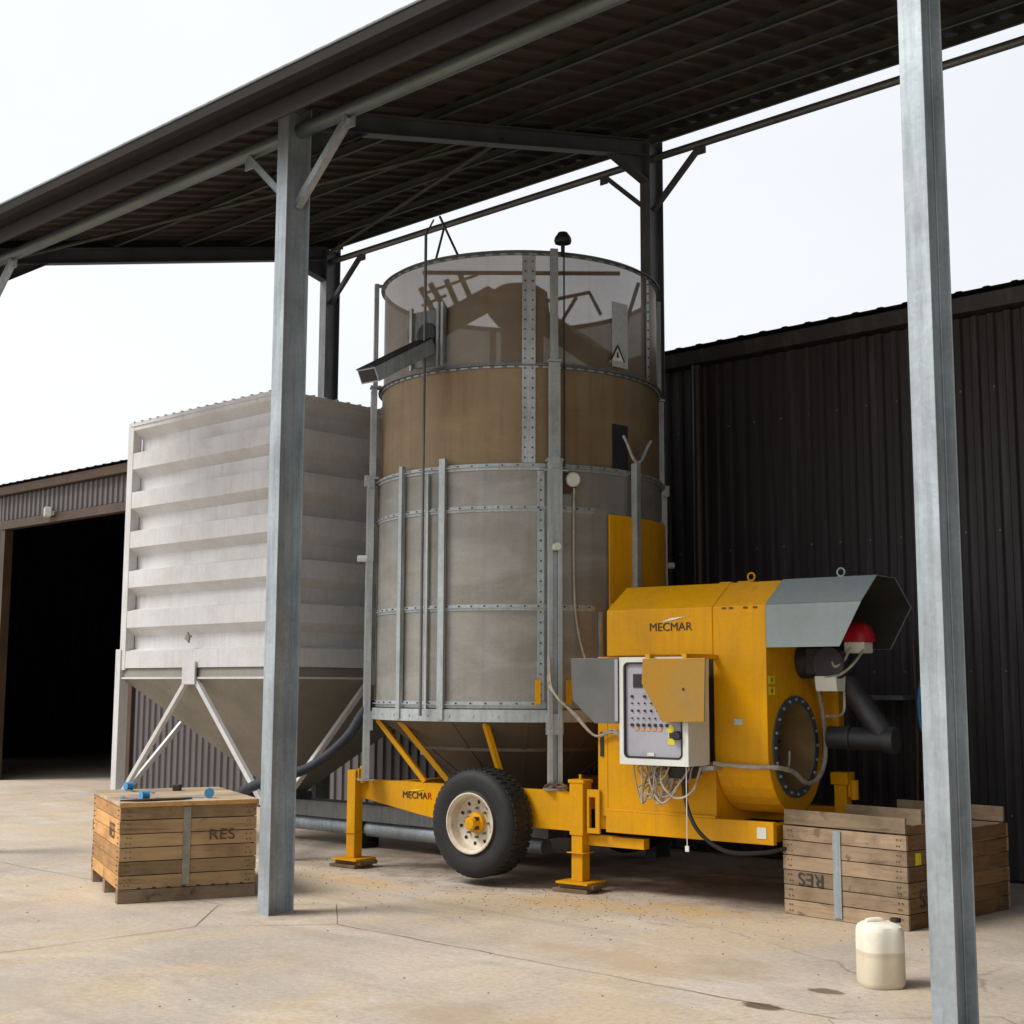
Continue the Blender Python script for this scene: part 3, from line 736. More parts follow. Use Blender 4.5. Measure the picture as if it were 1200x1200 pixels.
e_ = MB(); e_.obox((a_+z_)/2 + uu*(h+.004)*(1 if uu.z > 0 else -1), (z_-a_)/2*1.01, sx*(w+.008), uu*.004); e_.build('chute_lid', M['dark_metal'], D)
b.build('discharge_chute', M['galv'], D, bevel=.002)
# auger head and spreader inside the open top
b = MB(); b.tube([(.10,-.1,3.9),(.10,-.1,5.28)], .20, 28); b.build('centre_auger_tube', M['cone'], D, smooth=40)
b = MB(); b.lathe([(.2,5.33),(.27,5.28),(.29,5.08),(.205,4.98)], (.06,-.1,0), n=28); b.build('auger_head', M['cone'], D, smooth=40)
for a_ in (((-.10,-.25,5.26), (-1.0,-.40,4.93), .22, .15), ((.2,0,5.05), (1.0,-.1,4.50), .20, .18)): b = MB(); b.bar(*a_); b.build('spreader_arm', M['cone'], D, bevel=.01)
b = MB()
for (x0_, z0_, x1_, z1_) in ((-.82,5.40,-.64,5.06),(-.70,5.42,-.52,5.10),(-.50,5.42,-.40,5.16),(-.33,5.44,-.25,5.22)):
    b.bar((x0_,-.5,z0_), (x1_,-.45,z1_), .035, .05)
b.bar((-.74,-.5,5.34), (-.2,-.4,5.44), .02, .02); b.bar((-.80,-.5,5.22), (-.5,-.5,5.27), .02, .02)
b.build('motor_frame', M['cone'], D)
b = MB(); b.bar((-.14,-1.24,5.24), (1.24,-.17,5.24), .03, .03); b.build('rim_crossbeam', M['dark_metal'], D)
b = MB()
for seg in ([(.42,-.3,5.08),(1.0,-.3,5.08),(1.12,-.3,4.86)], [(.42,-.3,5.06),(.68,-.3,4.84),(.86,-.3,5.06)], [(.68,-.3,4.84),(.62,-.25,4.70)], [(.72,-.3,4.84),(.80,-.3,4.74)], [(1.2,.2,5.25),(1.1,.1,4.8)], [(-1.15,.1,5.2),(-.98,-.4,4.75)]):
    b = MB(); b.tube(seg, .018, 8); b.build('stay_rod', M['cone'], D)
# hopper cone below the drum
b = MB(); b.lathe([(1.27,1.318),(.22,.55),(.22,.42)], n=64); b.lathe([(.21,.42),(0,.42)], n=24); b.build('discharge_cone', M['cone'], D, smooth=30)
b = MB()
for k in range(12):
    a = k*30+10; b.bar(pol(1.262,a,1.318), pol(.24,a,.566), .04, .02, up=pol(1,a,1.3))
b.ring(.93,.955,1.06,1.09,64)
b.build('cone_rib', M['cone'], D)
# yellow raking struts
for (p, q) in (((-.80,-1.02,1.31),(-.31,-.93,.78)), ((-.42,-1.16,1.31),(-.03,-.93,.78)), ((.50,-1.12,1.31),(.56,-.93,.78)), ((-.8,1.02,1.31),(-.31,.93,.78)), ((.0,1.2,1.31),(.1,.93,.78)), ((-.55,.1,1.05),(-.50,.0,.62)), ((-.2,.2,.98),(-.16,.1,.62))):
    b = MB(); b.bar(p, q, .045, .045); b.build('strut', M['yellow'], D, bevel=.004)
b = MB(); b.box(-.80,-.68,-.45,-.43,.98,1.10); b.build('outlet_bracket', M['galv_ring'], D)
# chassis
for s in (-1, 1):
    b = MB(); y0_, y1_ = (s*.95, s*.95+.012) if s < 0 else (s*.95-.012, s*.95)
    poly = [(-1.06,.772),(1.29,.772),(1.29,.466),(-.10,.466),(-.36,.50),(-1.06,.61)]
    b.yprism(poly, y0_, y1_)
    yy0, yy1 = (-.938,-.86) if s < 0 else (.86,.938)
    b.yprism([(-1.06,.772),(1.29,.772),(1.29,.760),(-1.06,.760)], yy0, yy1)
    b.yprism([(-.10,.466),(1.29,.466),(1.29,.478),(-.10,.478)], yy0, yy1)
    o = b.build('chassis_beam', M['yellow'], D, bevel=.002)
for q in ((-1.0,-.92,-.86,.86,.62,.74), (0,.08,-.86,.86,.62,.74), (1.2,1.28,-.86,.86,.62,.74), (1.62,3.0,.80,.90,.48,.62), (2.9,3.0,-.85,.795,.49,.61), (1.45,1.55,-.86,.86,.49,.61)):
    b = MB(); b.box(*q); b.build('cross_member', M['yellow'], D, bevel=.003)
b = MB(); b.box(.42,.52,-1.25,1.25,.45,.55); b.build('axle', M['dark_metal'], D)
# wheels
def wheel(y, s):
    ax = (0, s, 0); o_ = (.47, y, .50)
    w = .30; T = MB()
    prof = [(.245,-.005),(.262,.012),(.30,.004),(.36,-.004),(.395,.006),(.420,.028),(.432,.055),(.436,.15),(.432,.245),(.42,.272),(.36,.305),(.30,.30),(.262,.288),(.245,.30)]
    T.lathe(prof, o_, ax, 96)
    for k in range(48):
        for (h0, h1, off) in ((.045,.125,0),(.14,.21,.5),(.215,.27,0)):
            a = 2*PI*(k+off)/48; e = Vector((math.cos(a),0,math.sin(a))); t = Vector((-e.z,0,e.x)); hc = Vector(o_) + Vector(ax)*(h0+h1)/2
            T.obox(hc + e*.4345, e*.0045, t*.020, Vector(ax)*(h1-h0)/2)
    ty = T.build('tyre', M['rubber'], D, smooth=35)
    Rm = MB(); Rm.lathe([(.246,.002),(.246,-.008),(.236,-.010),(.226,.002),(.214,.012),(.208,.05),(.200,.085),(.150,.100),(.085,.108),(.08,.095),(0,.095)], o_, ax, 64)
    Rm.lathe([(.205,.1),(.205,.29),(.235,.30)], o_, ax, 48)
    rim = Rm.build('rim', M['rim'], ty, smooth=35)
    H = MB()
    for k in range(10):
        a = 2*PI*k/10+.2; c = Vector(o_)+Vector((math.cos(a)*.168,0,math.sin(a)*.168))+Vector(ax)*.0945
        H.lathe([(0,-.003),(.014,-.003)], c, ax, 12)
        H.obox(c+Vector(ax)*-.004, Vector((math.cos(a),0,math.sin(a)))*.014, Vector((-math.sin(a),0,math.cos(a)))*.011, Vector(ax)*.002)
    H.build('rim_slot', M['black'], ty)
    K = MB()
    for k in range(8):
        a = 2*PI*k/8; c = Vector(o_)+Vector((math.cos(a)*.115,0,math.sin(a)*.115))+Vector(ax)*.09; K.lathe([(0,-.02),(.011,-.02),(.011,.012)], c, ax, 6)
    K.build('wheel_nut', M['galv_dark'], ty)
    U = MB(); U.lathe([(0,-.015),(.045,-.012),(.052,.0),(.055,.055),(.082,.062),(.086,.10)], o_, ax, 28); U.build('hub', M['yellow'], ty, smooth=35)
wheel(-1.27, 1); wheel(1.27, -1)
# jack legs
def jack(x, y, s, ztop, big):
    b = MB(); w = .05 if not big else .07
    if big:
        b.box(x-.064, x+.064, y-.062, y+.062, .44, .845); b.box(x-.075, x+.075, y-.068, y+.068, .845, .872)
        b.tube([(x,y,.87),(x,y,.91)], .012, 8)
        b.box(x-.052, x+.052, y-.052, y+.052, .085, .44)
    else:
        b.box(x-w, x+w, y-w, y+w, .085, .855); b.box(x+.055, x+.075, y-.03, y+.06, .76, .87); b.tube([(x+.085,y+.02,.74),(x+.085,y+.02,.89)], .035, 14)
    if x > 3: b.box(x-.07, x+.07, y-.07, y+.07, .856, .95)
    b.box(x-w-.012, x+w+.012, y-w-.012, y+w+.012, .30, .306)
    j_ = b.build('jack_leg', M['yellow'], D, bevel=.005)
    f = MB(); f.box(x-.15, x+.15, y-.13, y+.13, .068, .084); f.build('foot_plate', M['yellow'], j_)
    k = MB(); k.box(-.19,.13,-.12,.11,0,.03); k.box(-.15,.17,-.09,.13,.0305,.066)
    c_, s_ = math.cos(PH), math.sin(PH)
    blk = k.build('wooden_block', M['block'], None, (OX+c_*x-s_*y, OY+s_*x+c_*y, .0), (0,0,PH+random.uniform(-.2,.2)), bevel=.004)
    return blk
tag(jack(-1.105, -.985, 1, .85, False), 'weathered wood blocks under the foot of the jack leg nearest the hopper bin', 'wood block', 'wood blocks under the jack legs')
tag(jack(1.325, -.925, 1, .85, True), 'weathered wood blocks under the yellow jack leg between the wheel and control cabinet', 'wood block', 'wood blocks under the jack legs')
tag(jack(-1.105, .985, -1, .85, False), 'wood blocks under the far jack leg on the shed side, towards the hopper bin', 'wood block', 'wood blocks under the jack legs')
tag(jack(3.07, .16, -1, .85, False), 'wood blocks under the jack leg behind the planked crate', 'wood block', 'wood blocks under the jack legs')
b = MB(); b.box(1.41,1.53,-.96,-.94,.74,.80); b.box(1.41,1.43,-.96,-.94,.50,.74); b.box(1.49,1.53,-.96,-.94,.50,.74); b.box(1.41,1.53,-.96,-.94,.46,.50)
b.box(1.38,1.9,-.90,-.82,.36,.44); b.build('jack_bracket', M['yellow'], D, bevel=.002)
b = MB(); b.tube(spline([(1.0,-.96,.80),(1.08,-.98,.83),(1.15,-.97,.80),(1.24,-.99,.82)]), .012, 6); b.tube(spline([(1.05,-.94,.79),(1.12,-.92,.83),(1.22,-.95,.79)]), .012, 6); b.build('chain', M['rust'], D, smooth=50)
# burner housing
prof = [(-.95,1.845),(-.95,2.205),(-.66,2.405),(-.32,2.405),(-.03,2.205),(-.03,1.845)]
b = MB(); b.xprism(prof, 1.60, 2.556); b.build('upper_housing', M['yellow'], D, bevel=.008)
sc = [(-.03,2.205),(-.32,2.405),(-.66,2.405),(-.952,2.205)]
for k in range(17):
    a = PI + PI*k/16; sc.append((-.492+.46*math.cos(a), 1.13+.46*math.sin(a)))
b = MB(); b.xprism(sc, 2.560, 3.0); fh = b.build('fan_housing', M['yellow'], D)
b = MB(); b.lathe([(0,0),(.322,0),(.322,.5),(0,.5)], (2.64,-.51,1.165), (1,0,0), 64); cut = b.build('cutter', M['yellow'])
cut.matrix_world = D.matrix_basis; bo = fh.modifiers.new('cut', 'BOOLEAN'); bo.operation = 'DIFFERENCE'; bo.object = cut; bo.solver = 'EXACT'
bpy.context.view_layer.update(); dg = bpy.context.evaluated_depsgraph_get(); me = bpy.data.meshes.new_from_object(fh.evaluated_get(dg))
fh.modifiers.clear(); fh.data = me; bpy.data.objects.remove(cut)
bv = fh.modifiers.new('bevel', 'BEVEL'); bv.width = .006; bv.segments = 2; bv.limit_method = 'ANGLE'; bv.angle_limit = R(40)
b = MB(); b.box(2.558,2.566,-.955,-.03,1.2,2.2); b.box(2.7,2.78,-.9,-.87,2.205,2.212)
for xx in (2.64,2.70,2.82,2.90): b = MB(); b.box(xx, xx+.035, -.956, -.953, 2.185, 2.20); b.build('panel_screw', M['rust'], D)
b = MB(); b.box(1.50, 2.556, -.93, .60, .60, 1.842); b.box(1.585,1.592,-.934,-.93,.62,1.84); b.build('lower_housing', M['yellow'], D, bevel=.006)
b = MB(); b.box(1.585, 3.03, -.952, -.90, .478, .64); b.box(1.585,2.556,-.951,-.931,.64,.66); b.build('side_skirt', M['yellow'], D, bevel=.004)
b = MB(); b.box(1.30,1.62,-.45,.50,1.45,2.3); b.build('transition_duct', M['yellow'], D, bevel=.005)
b = MB(); b.box(2.30,2.318,-.936,-.9305,.78,1.02); b.build('slot', M['black'], D)
# eye bolts on top
for x in (2.64, 2.48):
    b = MB(); b.box(x-.05,x+.05,-.60,-.56,2.407,2.42); b.build('top_bracket', M['yellow'], D)
def eye(x, mat):
    b = MB(); pts = [(x+.03*math.cos(a), -.55, 2.455+.03*math.sin(a)) for a in [2*PI*k/12 for k in range(13)]]
    b.tube(pts, .007, 6, cap=False); b.box(x-.02,x+.02,-.565,-.535,2.407,2.425); b.build('lifting_eye', M[mat], D, smooth=50)
eye(2.68, 'yellow'); eye(3.42, 'galv')
# fan inlet
FC = Vector((3.0, -.51, 1.165))
b = MB(); b.lathe([(.322,.002),(.378,.002),(.378,.014),(.322,.014)], FC, (1,0,0), 48, close=True)
o = b.build('inlet_flange', plain('blued_flange', (.10,.125,.15), .45, .5), D, smooth=40); b = MB()
for k in range(20):
    a = 2*PI*k/20; b.lathe([(0,.028),(.011,.026),(.012,.014)], FC + Vector((0, .35*math.cos(a), .35*math.sin(a))), (1,0,0), 8)
b.build('flange_bolts', M['galv'], o)
b = MB(); b.lathe([(.322,.006),(.30,-.03),(.26,-.10),(.235,-.19),(.235,-.30)], FC, (1,0,0), 48); b.build('inlet_mouth', M['dusty'], D, smooth=40)
b = MB(); b.lathe([(.0,-.16),(.05,-.17),(.07,-.22),(.08,-.345),(0,-.345)], FC, (1,0,0), 24)
for k in range(10):
    a = 2*PI*k/10; e = Vector((0, math.cos(a), math.sin(a))); t = Vector((0, -e.z, e.y))
    b.obox(FC + Vector((-.28,0,0)) + e*.15, Vector((.05,0,0)) + t*.03, e*.075, t*.003)
b.build('fan_impeller', M['burner'], D)
# grey weather hood
th = .006
hp = [(-.95,2.207),(-.66,2.407),(-.32,2.407),(-.03,2.207)]
xt = 3.745; xb = 3.575; x0h = 3.003; zbm = 1.895
b = MB()
def sheet(pts, n):
    n = Vector(n)*th; a = [Vector(p) for p in pts]; k = len(a)
    b.add(a + [p+n for p in a], [tuple(range(k)), tuple(range(k,2*k))[::-1]] + [(i,(i+1)%k,k+(i+1)%k,k+i) for i in range(k)])
sheet([(x0h,-.95,zbm),(xb,-.95,zbm),(xt,-.95,2.207),(x0h,-.95,2.207)], (0,-1,0))
sheet([(x0h,-.95,2.207),(xt,-.95,2.207),(xt,-.66,2.407),(x0h,-.66,2.407)], (0,-.57,.82))
sheet([(x0h,-.66,2.407),(xt,-.66,2.407),(xt,-.32,2.407),(x0h,-.32,2.407)], (0,0,1))
sheet([(x0h,-.32,2.407),(xt,-.32,2.407),(xt,-.03,2.207),(x0h,-.03,2.207)], (0,.57,.82))
sheet([(x0h,-.03,2.207),(xt,-.03,2.207),(xb,-.03,zbm),(x0h,-.03,zbm)], (0,1,0))
b.build('weather_hood', M['grey_hood'], D)
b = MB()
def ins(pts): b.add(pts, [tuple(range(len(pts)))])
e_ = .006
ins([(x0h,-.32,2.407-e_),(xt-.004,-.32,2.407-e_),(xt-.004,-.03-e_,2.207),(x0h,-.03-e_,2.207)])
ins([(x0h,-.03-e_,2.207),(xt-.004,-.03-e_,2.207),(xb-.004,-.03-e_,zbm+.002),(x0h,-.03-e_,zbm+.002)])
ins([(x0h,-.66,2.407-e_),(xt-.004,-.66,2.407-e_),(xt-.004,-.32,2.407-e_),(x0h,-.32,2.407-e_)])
b.build('hood_inner_faces', M['hood_inside'], D)  # near-black faces set just inside the grey hood
# burner under the hood
b = MB(); b.lathe([(0,2.095),(.05,2.09),(.09,2.06),(.118,2.0),(.125,1.945),(0,1.945)], (3.46,-.36,0), (0,0,1), 24); b.build('burner_cover', M['red'], D, smooth=40)
b = MB(); b.box(3.38,3.54,-.45,-.28,1.86,1.943); b.build('burner_base', M['white_paint'], D, bevel=.01)
b = MB(); b.tube([(3.0,-.38,1.80),(3.36,-.36,1.82)], .13, 20); b.box(3.10,3.36,-.52,-.22,1.70,1.90); b.lathe([(0,0),(.13,0),(.13,.1),(0,.1)], (3.30,-.56,1.78), (0,1,0), 20)
b.build('burner_body', M['dark_metal'], D, bevel=.008, smooth=40)
b = MB(); b.xprism([(-.56,1.578),(-.42,1.578),(-.40,1.69),(-.58,1.69)], 3.20, 3.37); b.build('junction_box', M['white_paint'], D, bevel=.006)
b = MB(); b.tube([(3.25,-.2,1.70),(3.56,-.16,1.24)], .085, 20); b.build('air_duct', M['burner'], D, smooth=40)
b = MB(); b.tube([(3.13,-.20,1.23),(3.64,-.16,1.22)], .085, 24); b.lathe([(.088,0),(.096,.0),(.096,.03),(.088,.03)], (3.28,-.19,1.228), (1,.06,0), 24, close=True)
b.lathe([(0,0),(.10,0),(.10,.09),(0,.09)], (3.56,-.165,1.22), (1,0,0), 24); b.build('exhaust_duct', M['burner'], D, smooth=40)
b = MB()
b.tube(spline([(3.45,-.49,1.90),(3.42,-.54,1.80),(3.36,-.56,1.76),(3.33,-.55,1.80)]), .010, 7)
b.tube(spline([(3.54,-.46,1.88),(3.50,-.55,1.78),(3.40,-.57,1.70),(3.28,-.57,1.68)]), .010, 7)
b.tube(spline([(3.36,-.42,1.58),(3.36,-.42,1.46),(3.30,-.36,1.40),(3.15,-.30,1.39)]), .010, 7)
b.build('burner_cable', M['cable'], D, smooth=50)
b = MB(); b.box(3.004,3.14,-.03,.06,1.3,1.60); b.build('burner_bracket', M['yellow'], D)
# control cabinet
cb = MB(); cb.box(1.985, 2.575, -1.335, -1.05, 1.035, 1.825); cab = cb.build('control_cabinet', M['white_paint'], D, bevel=.006)
def rrect(x0, x1, z0, z1, r, n=5):
    pts = []
    for (cx, cz, a0) in ((x1-r,z0+r,-90),(x1-r,z1-r,0),(x0+r,z1-r,90),(x0+r,z0+r,180)):
        for k in range(n+1): a = R(a0+90*k/n); pts.append((cx+r*math.cos(a), cz+r*math.sin(a)))
    return pts
fr = MB(); outer = rrect(1.985, 2.575, 1.035, 1.825, .004); inner = rrect(2.03, 2.52, 1.09, 1.78, .035)
k_ = len(outer); vs = [(p[0],-1.360,p[1]) for p in outer] + [(p[0],-1.360,p[1]) for p in inner] + [(p[0],-1.337,p[1]) for p in outer] + [(p[0],-1.337,p[1]) for p in inner]; fs = []
for i in range(k_):
    n_ = (i+1) % k_
    fs += [(i,n_,k_+n_,k_+i),(2*k_+i,2*k_+n_,n_,i),(k_+i,k_+n_,3*k_+n_,3*k_+i)]
fr.add(vs, fs); fr.build('door_frame', M['white_paint'], cab)
gk = MB(); ga = rrect(2.022, 2.528, 1.082, 1.788, .04); gi = rrect(2.036, 2.514, 1.096, 1.774, .03)
vs = [(p[0],-1.3625,p[1]) for p in ga] + [(p[0],-1.3625,p[1]) for p in gi] + [(p[0],-1.345,p[1]) for p in gi]
gk.add(vs, [(i,(i+1)%k_,k_+(i+1)%k_,k_+i) for i in range(k_)] + [(k_+i,k_+(i+1)%k_,2*k_+(i+1)%k_,2*k_+i) for i in range(k_)]); gk.build('seal', M['black'], cab)
pn = MB(); pn.box(2.03,2.52,-1.342,-1.337,1.09,1.78); pn.build('control_panel', M['panel_grey'], cab)
sw = MB(); sw.box(2.10,2.18,-1.349,-1.3425,1.60,1.70); sw.build('display', M['dark_metal'], cab)
for row, (z, n_, dx, s) in enumerate(((1.535,5,.055,.011),(1.485,5,.055,.006),(1.43,6,.055,.009),(1.375,6,.05,.006),(1.325,7,.05,.013))):
    for k in range(n_):
        if row == 0 and k == 1: continue
        x = 2.09+dx*k; sw = MB(); sw.lathe([(0,-.014),(s,-.012),(s,0)], (x,-1.343,z), (0,1,0), 10); sw.build('switch', M['dark_metal'], cab)
sw = MB(); sw.box(2.44,2.52,-1.40,-1.3425,1.235,1.275); sw.lathe([(0,-.05),(.03,-.045),(.034,0)], (2.478,-1.343,1.255), (0,1,0), 16)
sw.build('main_switch', M['dark_metal'], cab)
b = MB(); b.box(2.40,2.455,-1.346,-1.3425,1.185,1.27); b.lathe([(0,-.003),(.03,-.003)], (2.42,-1.343,1.30), (0,1,0), 20); b.build('warning_tag', M['lime'], cab)
om = plain('orange_key', (.55,.25,.12), .5)
for k in range(5): b = MB(); b.box(2.11+.05*k, 2.145+.05*k, -1.347, -1.3425, 1.283, 1.302); b.build('orange_switch', om, cab)
b = MB(); b.box(2.22,2.28,-1.35,-1.3425,1.10,1.125); b.build('name_plate', M['white_paint'], cab)
b = MB(); b.box(2.50,2.56,-1.10,-1.0,.99,1.03); b.box(2.40,2.62,-1.08,-.955,1.00,1.03); b.build('cabinet_bracket', M['galv_ring'], cab)
b = MB(); b.obox((1.765,-1.352,1.576), (.218,-.0,0), (0,.009,0), (0,0,.245)); 
b = MB(); b.yprism([(1.545,1.822),(1.980,1.822),(1.980,1.332),(1.765,1.330),(1.560,1.50)], -1.368, -1.350); b.build('open_door', M['door_grey'], cab, bevel=.003)
b = MB(); b.box(1.952,1.979,-1.374,-1.369,1.35,1.81); b.build('door_edge', M['panel_grey'], cab)
b = MB(); b.yprism([(2.235,1.812),(2.76,1.812),(2.745,1.360),(2.40,1.352),(2.225,1.63)], -1.428, -1.415); b.build('cabinet_flap', metal_paint('worn_yellow_flap', (.42,.225,.03), (.26,.20,.10), .35, .35, .6, 2.0, False), D, bevel=.002)
for x in (2.25, 2.56): b = MB(); b.box(x,x+.04,-1.415,-.955,1.815,1.845); b.build('flap_hinge', M['yellow'], D)
b = MB(); b.lathe([(0,-.004),(.010,-.004)], (2.58,-1.429,1.59), (0,1,0), 10); b.build('flap_hole', M['black'], D)
# bundle of cables under the cabinet
for k in range(16):
    x = 2.05 + .03*k*random.uniform(.8, 1.1); dz = random.uniform(.10, .34); x2 = 2.02 + random.random()*.42
    y = -1.2 + random.uniform(-.1,.1)
    b = MB(); b.tube(spline([(x,y,1.04),(x+random.uniform(-.03,.03),y-.02,1.0),(x+(x2-x)*.4,y,1.04-dz),(x2,y+.05,1.04-dz*random.uniform(.5,1.05)),(x2+random.uniform(-.05,.1),y+.15,1.0-dz*.3),(x2+.02,-.98,1.02)]), .0065, 6); b.build('loose_cable', M['cable'], D, smooth=50)
for (xa, xb_, zz2) in ((2.18,2.42,.76),(2.28,2.56,.80)):
    b = MB(); b.tube(spline([(xa,-1.25,1.04),(xa+.02,-1.28,.90),((xa+xb_)/2,-1.28,zz2),(xb_-.01,-1.26,.86),(xb_+.02,-1.2,1.02)]), .009, 7); b.build('loose_cable', M['cable'], D, smooth=50)
b = MB(); b.lathe([(0,-.06),(.10,-.06),(.13,.02),(0,.02)], (2.40,-1.15,1.0), (0,0,1), 20); b.build('cable_gland', M['dark_metal'], cab, smooth=40)
b = MB(); b.tube(spline([(2.43,-1.2,1.02),(2.46,-1.22,.80),(2.56,-1.22,.58),(2.74,-1.15,.44),(2.95,-1.0,.425),(3.1,-.85,.46)]), .015, 10); b.build('supply_cable', M['black'], D, smooth=50)
b = MB(); b.tube([(2.52,-1.3,1.03),(2.52,-1.3,.47)], .004, 5); b.box(2.505,2.535,-1.305,-1.295,.43,.47); b.build('hanging_tag', M['white_paint'], D)
b = MB(); b.tube(spline([(2.60,-1.05,1.05),(2.72,-.98,1.035),(2.9,-.97,1.03),(3.04,-.93,1.03),(3.07,-.70,.99),(3.09,-.52,.90),(3.10,-.34,.93),(3.09,-.20,1.05),(3.08,-.16,1.25),(3.07,-.20,1.5),(3.08,-.32,1.68)]), .018, 10); b.build('conduit', M['cable'], D, smooth=50)
b = MB(); b.tube(spline([(3.04,-.74,1.0),(3.03,-.68,1.05),(3.03,-.67,1.14)]), .008, 6); b.build('inlet_cable', M['cable'], D, smooth=50)
for k, off in enumerate((0, .02)):
    b = MB(); b.tube(spline([(1.06,-.98,1.83),(1.07+off,-1.0,1.62),(1.20,-1.02-off,1.50),(1.32+off,-1.0,1.38),(1.50,-.97,1.22),(1.68,-.97,1.25+off),(1.84,-1.0,1.12),(1.99,-1.1,1.08)]), .010, 7); b.build('conduit', M['cable'], D, smooth=50)
for q in ((1.525,1.555,-.939,-.931,1.06,1.25), (1.80,1.82,-.939,-.931,1.12,1.28)): b = MB(); b.box(*q); b.build('vent_slot', M['black'], D)
# stickers
b = MB(); b.box(2.73,2.80,-.957,-.9535,1.33,1.375); b.build('sticker', M['sticker'], D)
b = MB(); b.box(2.90,2.975,-.957,-.9535,.52,.60); b.build('sticker', M['white_paint'], D)
for z in (1.55, 1.63):
    b = MB(); b.box(3.002,3.005,-.93,-.83,z,z+.06); o = b.build('warning_sticker', M['lime'], D)
    b = MB(); b.box(3.005,3.0065,-.89,-.87,z+.015,z+.045); b.build('sticker_symbol', M['stencil'], o)
b = MB(); b.box(2.512,2.555,-.936,-.931,1.05,1.84); b.build('gap_shade_strip', M['black'], D)  # black strip stands in for the shaded recess beside the cabinet
# lettering
text('lettering', 'MECMAR', M['black'], D, (2.19,-.9535,2.062), (R(90),0,0), .090, .0015, 0, 1.05)
b = MB(); b.prism([(2.10,2.098),(2.20,2.132),(2.33,2.140),(2.22,2.118)], lambda p, s: (p[0], -.956 if s else -.953, p[1])); b.build('logo_swoosh', M['lamp_glass'], D)
text('lettering', 'MECMA', M['black'], D, (-.415,-.9535,.660), (R(90),0,0), .082, .0015, 0, 1.03)
text('lettering', 'R', M['red'], D, (-.243,-.9535,.660), (R(90),0,0), .082, .0015, 0, 1.03)
b = MB(); b.prism([(-.50,.695),(-.40,.715),(-.30,.715),(-.40,.700)], lambda p, s: (p[0], -.956 if s else -.953, p[1])); b.build('logo_swoosh', M['lime'], D)

# ------------------------------------------------------------------ crates
def crate_side(b, x0, x1, y0, y1, zs, axis):
    for (za_, zb_) in zs:
        j1, j2 = random.uniform(-.003,.003), random.uniform(-.003,.003)
        if axis == 'x': b.box(x0+j1, x1+j2, y0+j1*.6, y1+j1*.6, za_+.0032, zb_-.0032)
        else: b.box(x0+j1*.6, x1+j1*.6, y0+j1, y1+j2, za_+.0032, zb_-.0032)
# closed crate at the left
L = empty('wooden_crate', 'lidded brown wooden crate with ratchet straps on top, beside the front column', 'crate', (-9.144, 5.632, 0), R(67.5), 'stencilled wooden crates')
W_, Dp = 1.03, 1.36
zs = [(.10+i*.101, .10+(i+1)*.101) for i in range(6)]
def sides(parent, mx, my):
    for y in (0, Dp-.022): b = MB(); crate_side(b, 0, W_, y, y+.022, zs, 'x'); b.build('plank_side', mx, parent, bevel=.002)
    for y in (-.0045, Dp+.0005):
        b = MB()
        for (za_, zb_) in zs:
            for x in (.05, .075, W_-.075, W_-.05):
                for f in (.3, .7): xx = x + random.uniform(-.008,.008); z = za_+(zb_-za_)*f; b.box(xx-.004, xx+.004, y, y+.004, z-.004, z+.004)
        b.build('nail_heads', M['rust'], parent)
    b = MB()
    for (za_, zb_) in zs:
        for yy in (.06, .09, Dp-.09, Dp-.06):
            for f in (.3, .7): y_ = yy + random.uniform(-.008,.008); z = za_+(zb_-za_)*f; b.box(-.0045 if parent is L else W_+.0005, -.0005 if parent is L else W_+.0045, y_-.004, y_+.004, z-.004, z+.004)
    b.build('nail_heads', M['rust'], parent)
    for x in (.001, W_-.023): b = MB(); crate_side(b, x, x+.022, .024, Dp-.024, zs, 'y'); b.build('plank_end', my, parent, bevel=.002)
def boxes(name, mat, parent, lst, bevel=.003):
    for q in lst: b = MB(); b.box(*q); b.build(name, mat, parent, bevel=bevel)
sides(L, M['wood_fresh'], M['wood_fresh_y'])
boxes('corner_post', M['wood_grey'], L, [(x, x+.07, y, y+.06, .1, .70) for x in (.03, W_-.10) for y in (.026, Dp-.086)])
b = MB(); b.box(.025, W_-.025, .025, Dp-.025, .101, .12); b.build('floor', M['wood_grey'], L)
boxes('runner', M['wood_grey'], L, [(0, W_, .0, .09, 0, .098), (0, W_, Dp-.09, Dp, 0, .098), (0, W_, .63, .73, 0, .098)])
b = MB()
for k in range(7): b.box(-.012, W_+.012, -.014+k*.199, -.014+(k+1)*.199-.003, .708, .735)
b.box(-.012, W_+.012, -.016, .02, .70, .707)
b.build('lid', M['ply'], L, bevel=.003)
b = MB(); b.box(0, W_, -.018, -.0145, .703, .733); b.build('lid_edge', plain('raw_board_edge', (.52,.28,.08), .8, 0, .2, 20), L)
b = MB(); b.box(W_*.48-.028, W_*.48+.028, -.008, -.004, .12, .69); b.build('metal_strap', plain('dusty_tape', (.25,.235,.19), .6, .1, .2, 14), L)
for k in range(8): b = MB(); b.box(.14+k*.11, .165+k*.11, -.004, -.001, .098, .112); b.build('vent_notch', M['black'], L)
text('stencil', 'RES', M['faded'], L, (.76, -.006, .475), (R(90),0,0), .115, .001, .0, 1.15)
text('stencil', 'RES', M['faded'], L, (-.004, .35, .50), (R(90),0,R(-90)), .16, .001, 0, 1.0)
def local(o, p): return o.matrix_basis @ Vector(p)
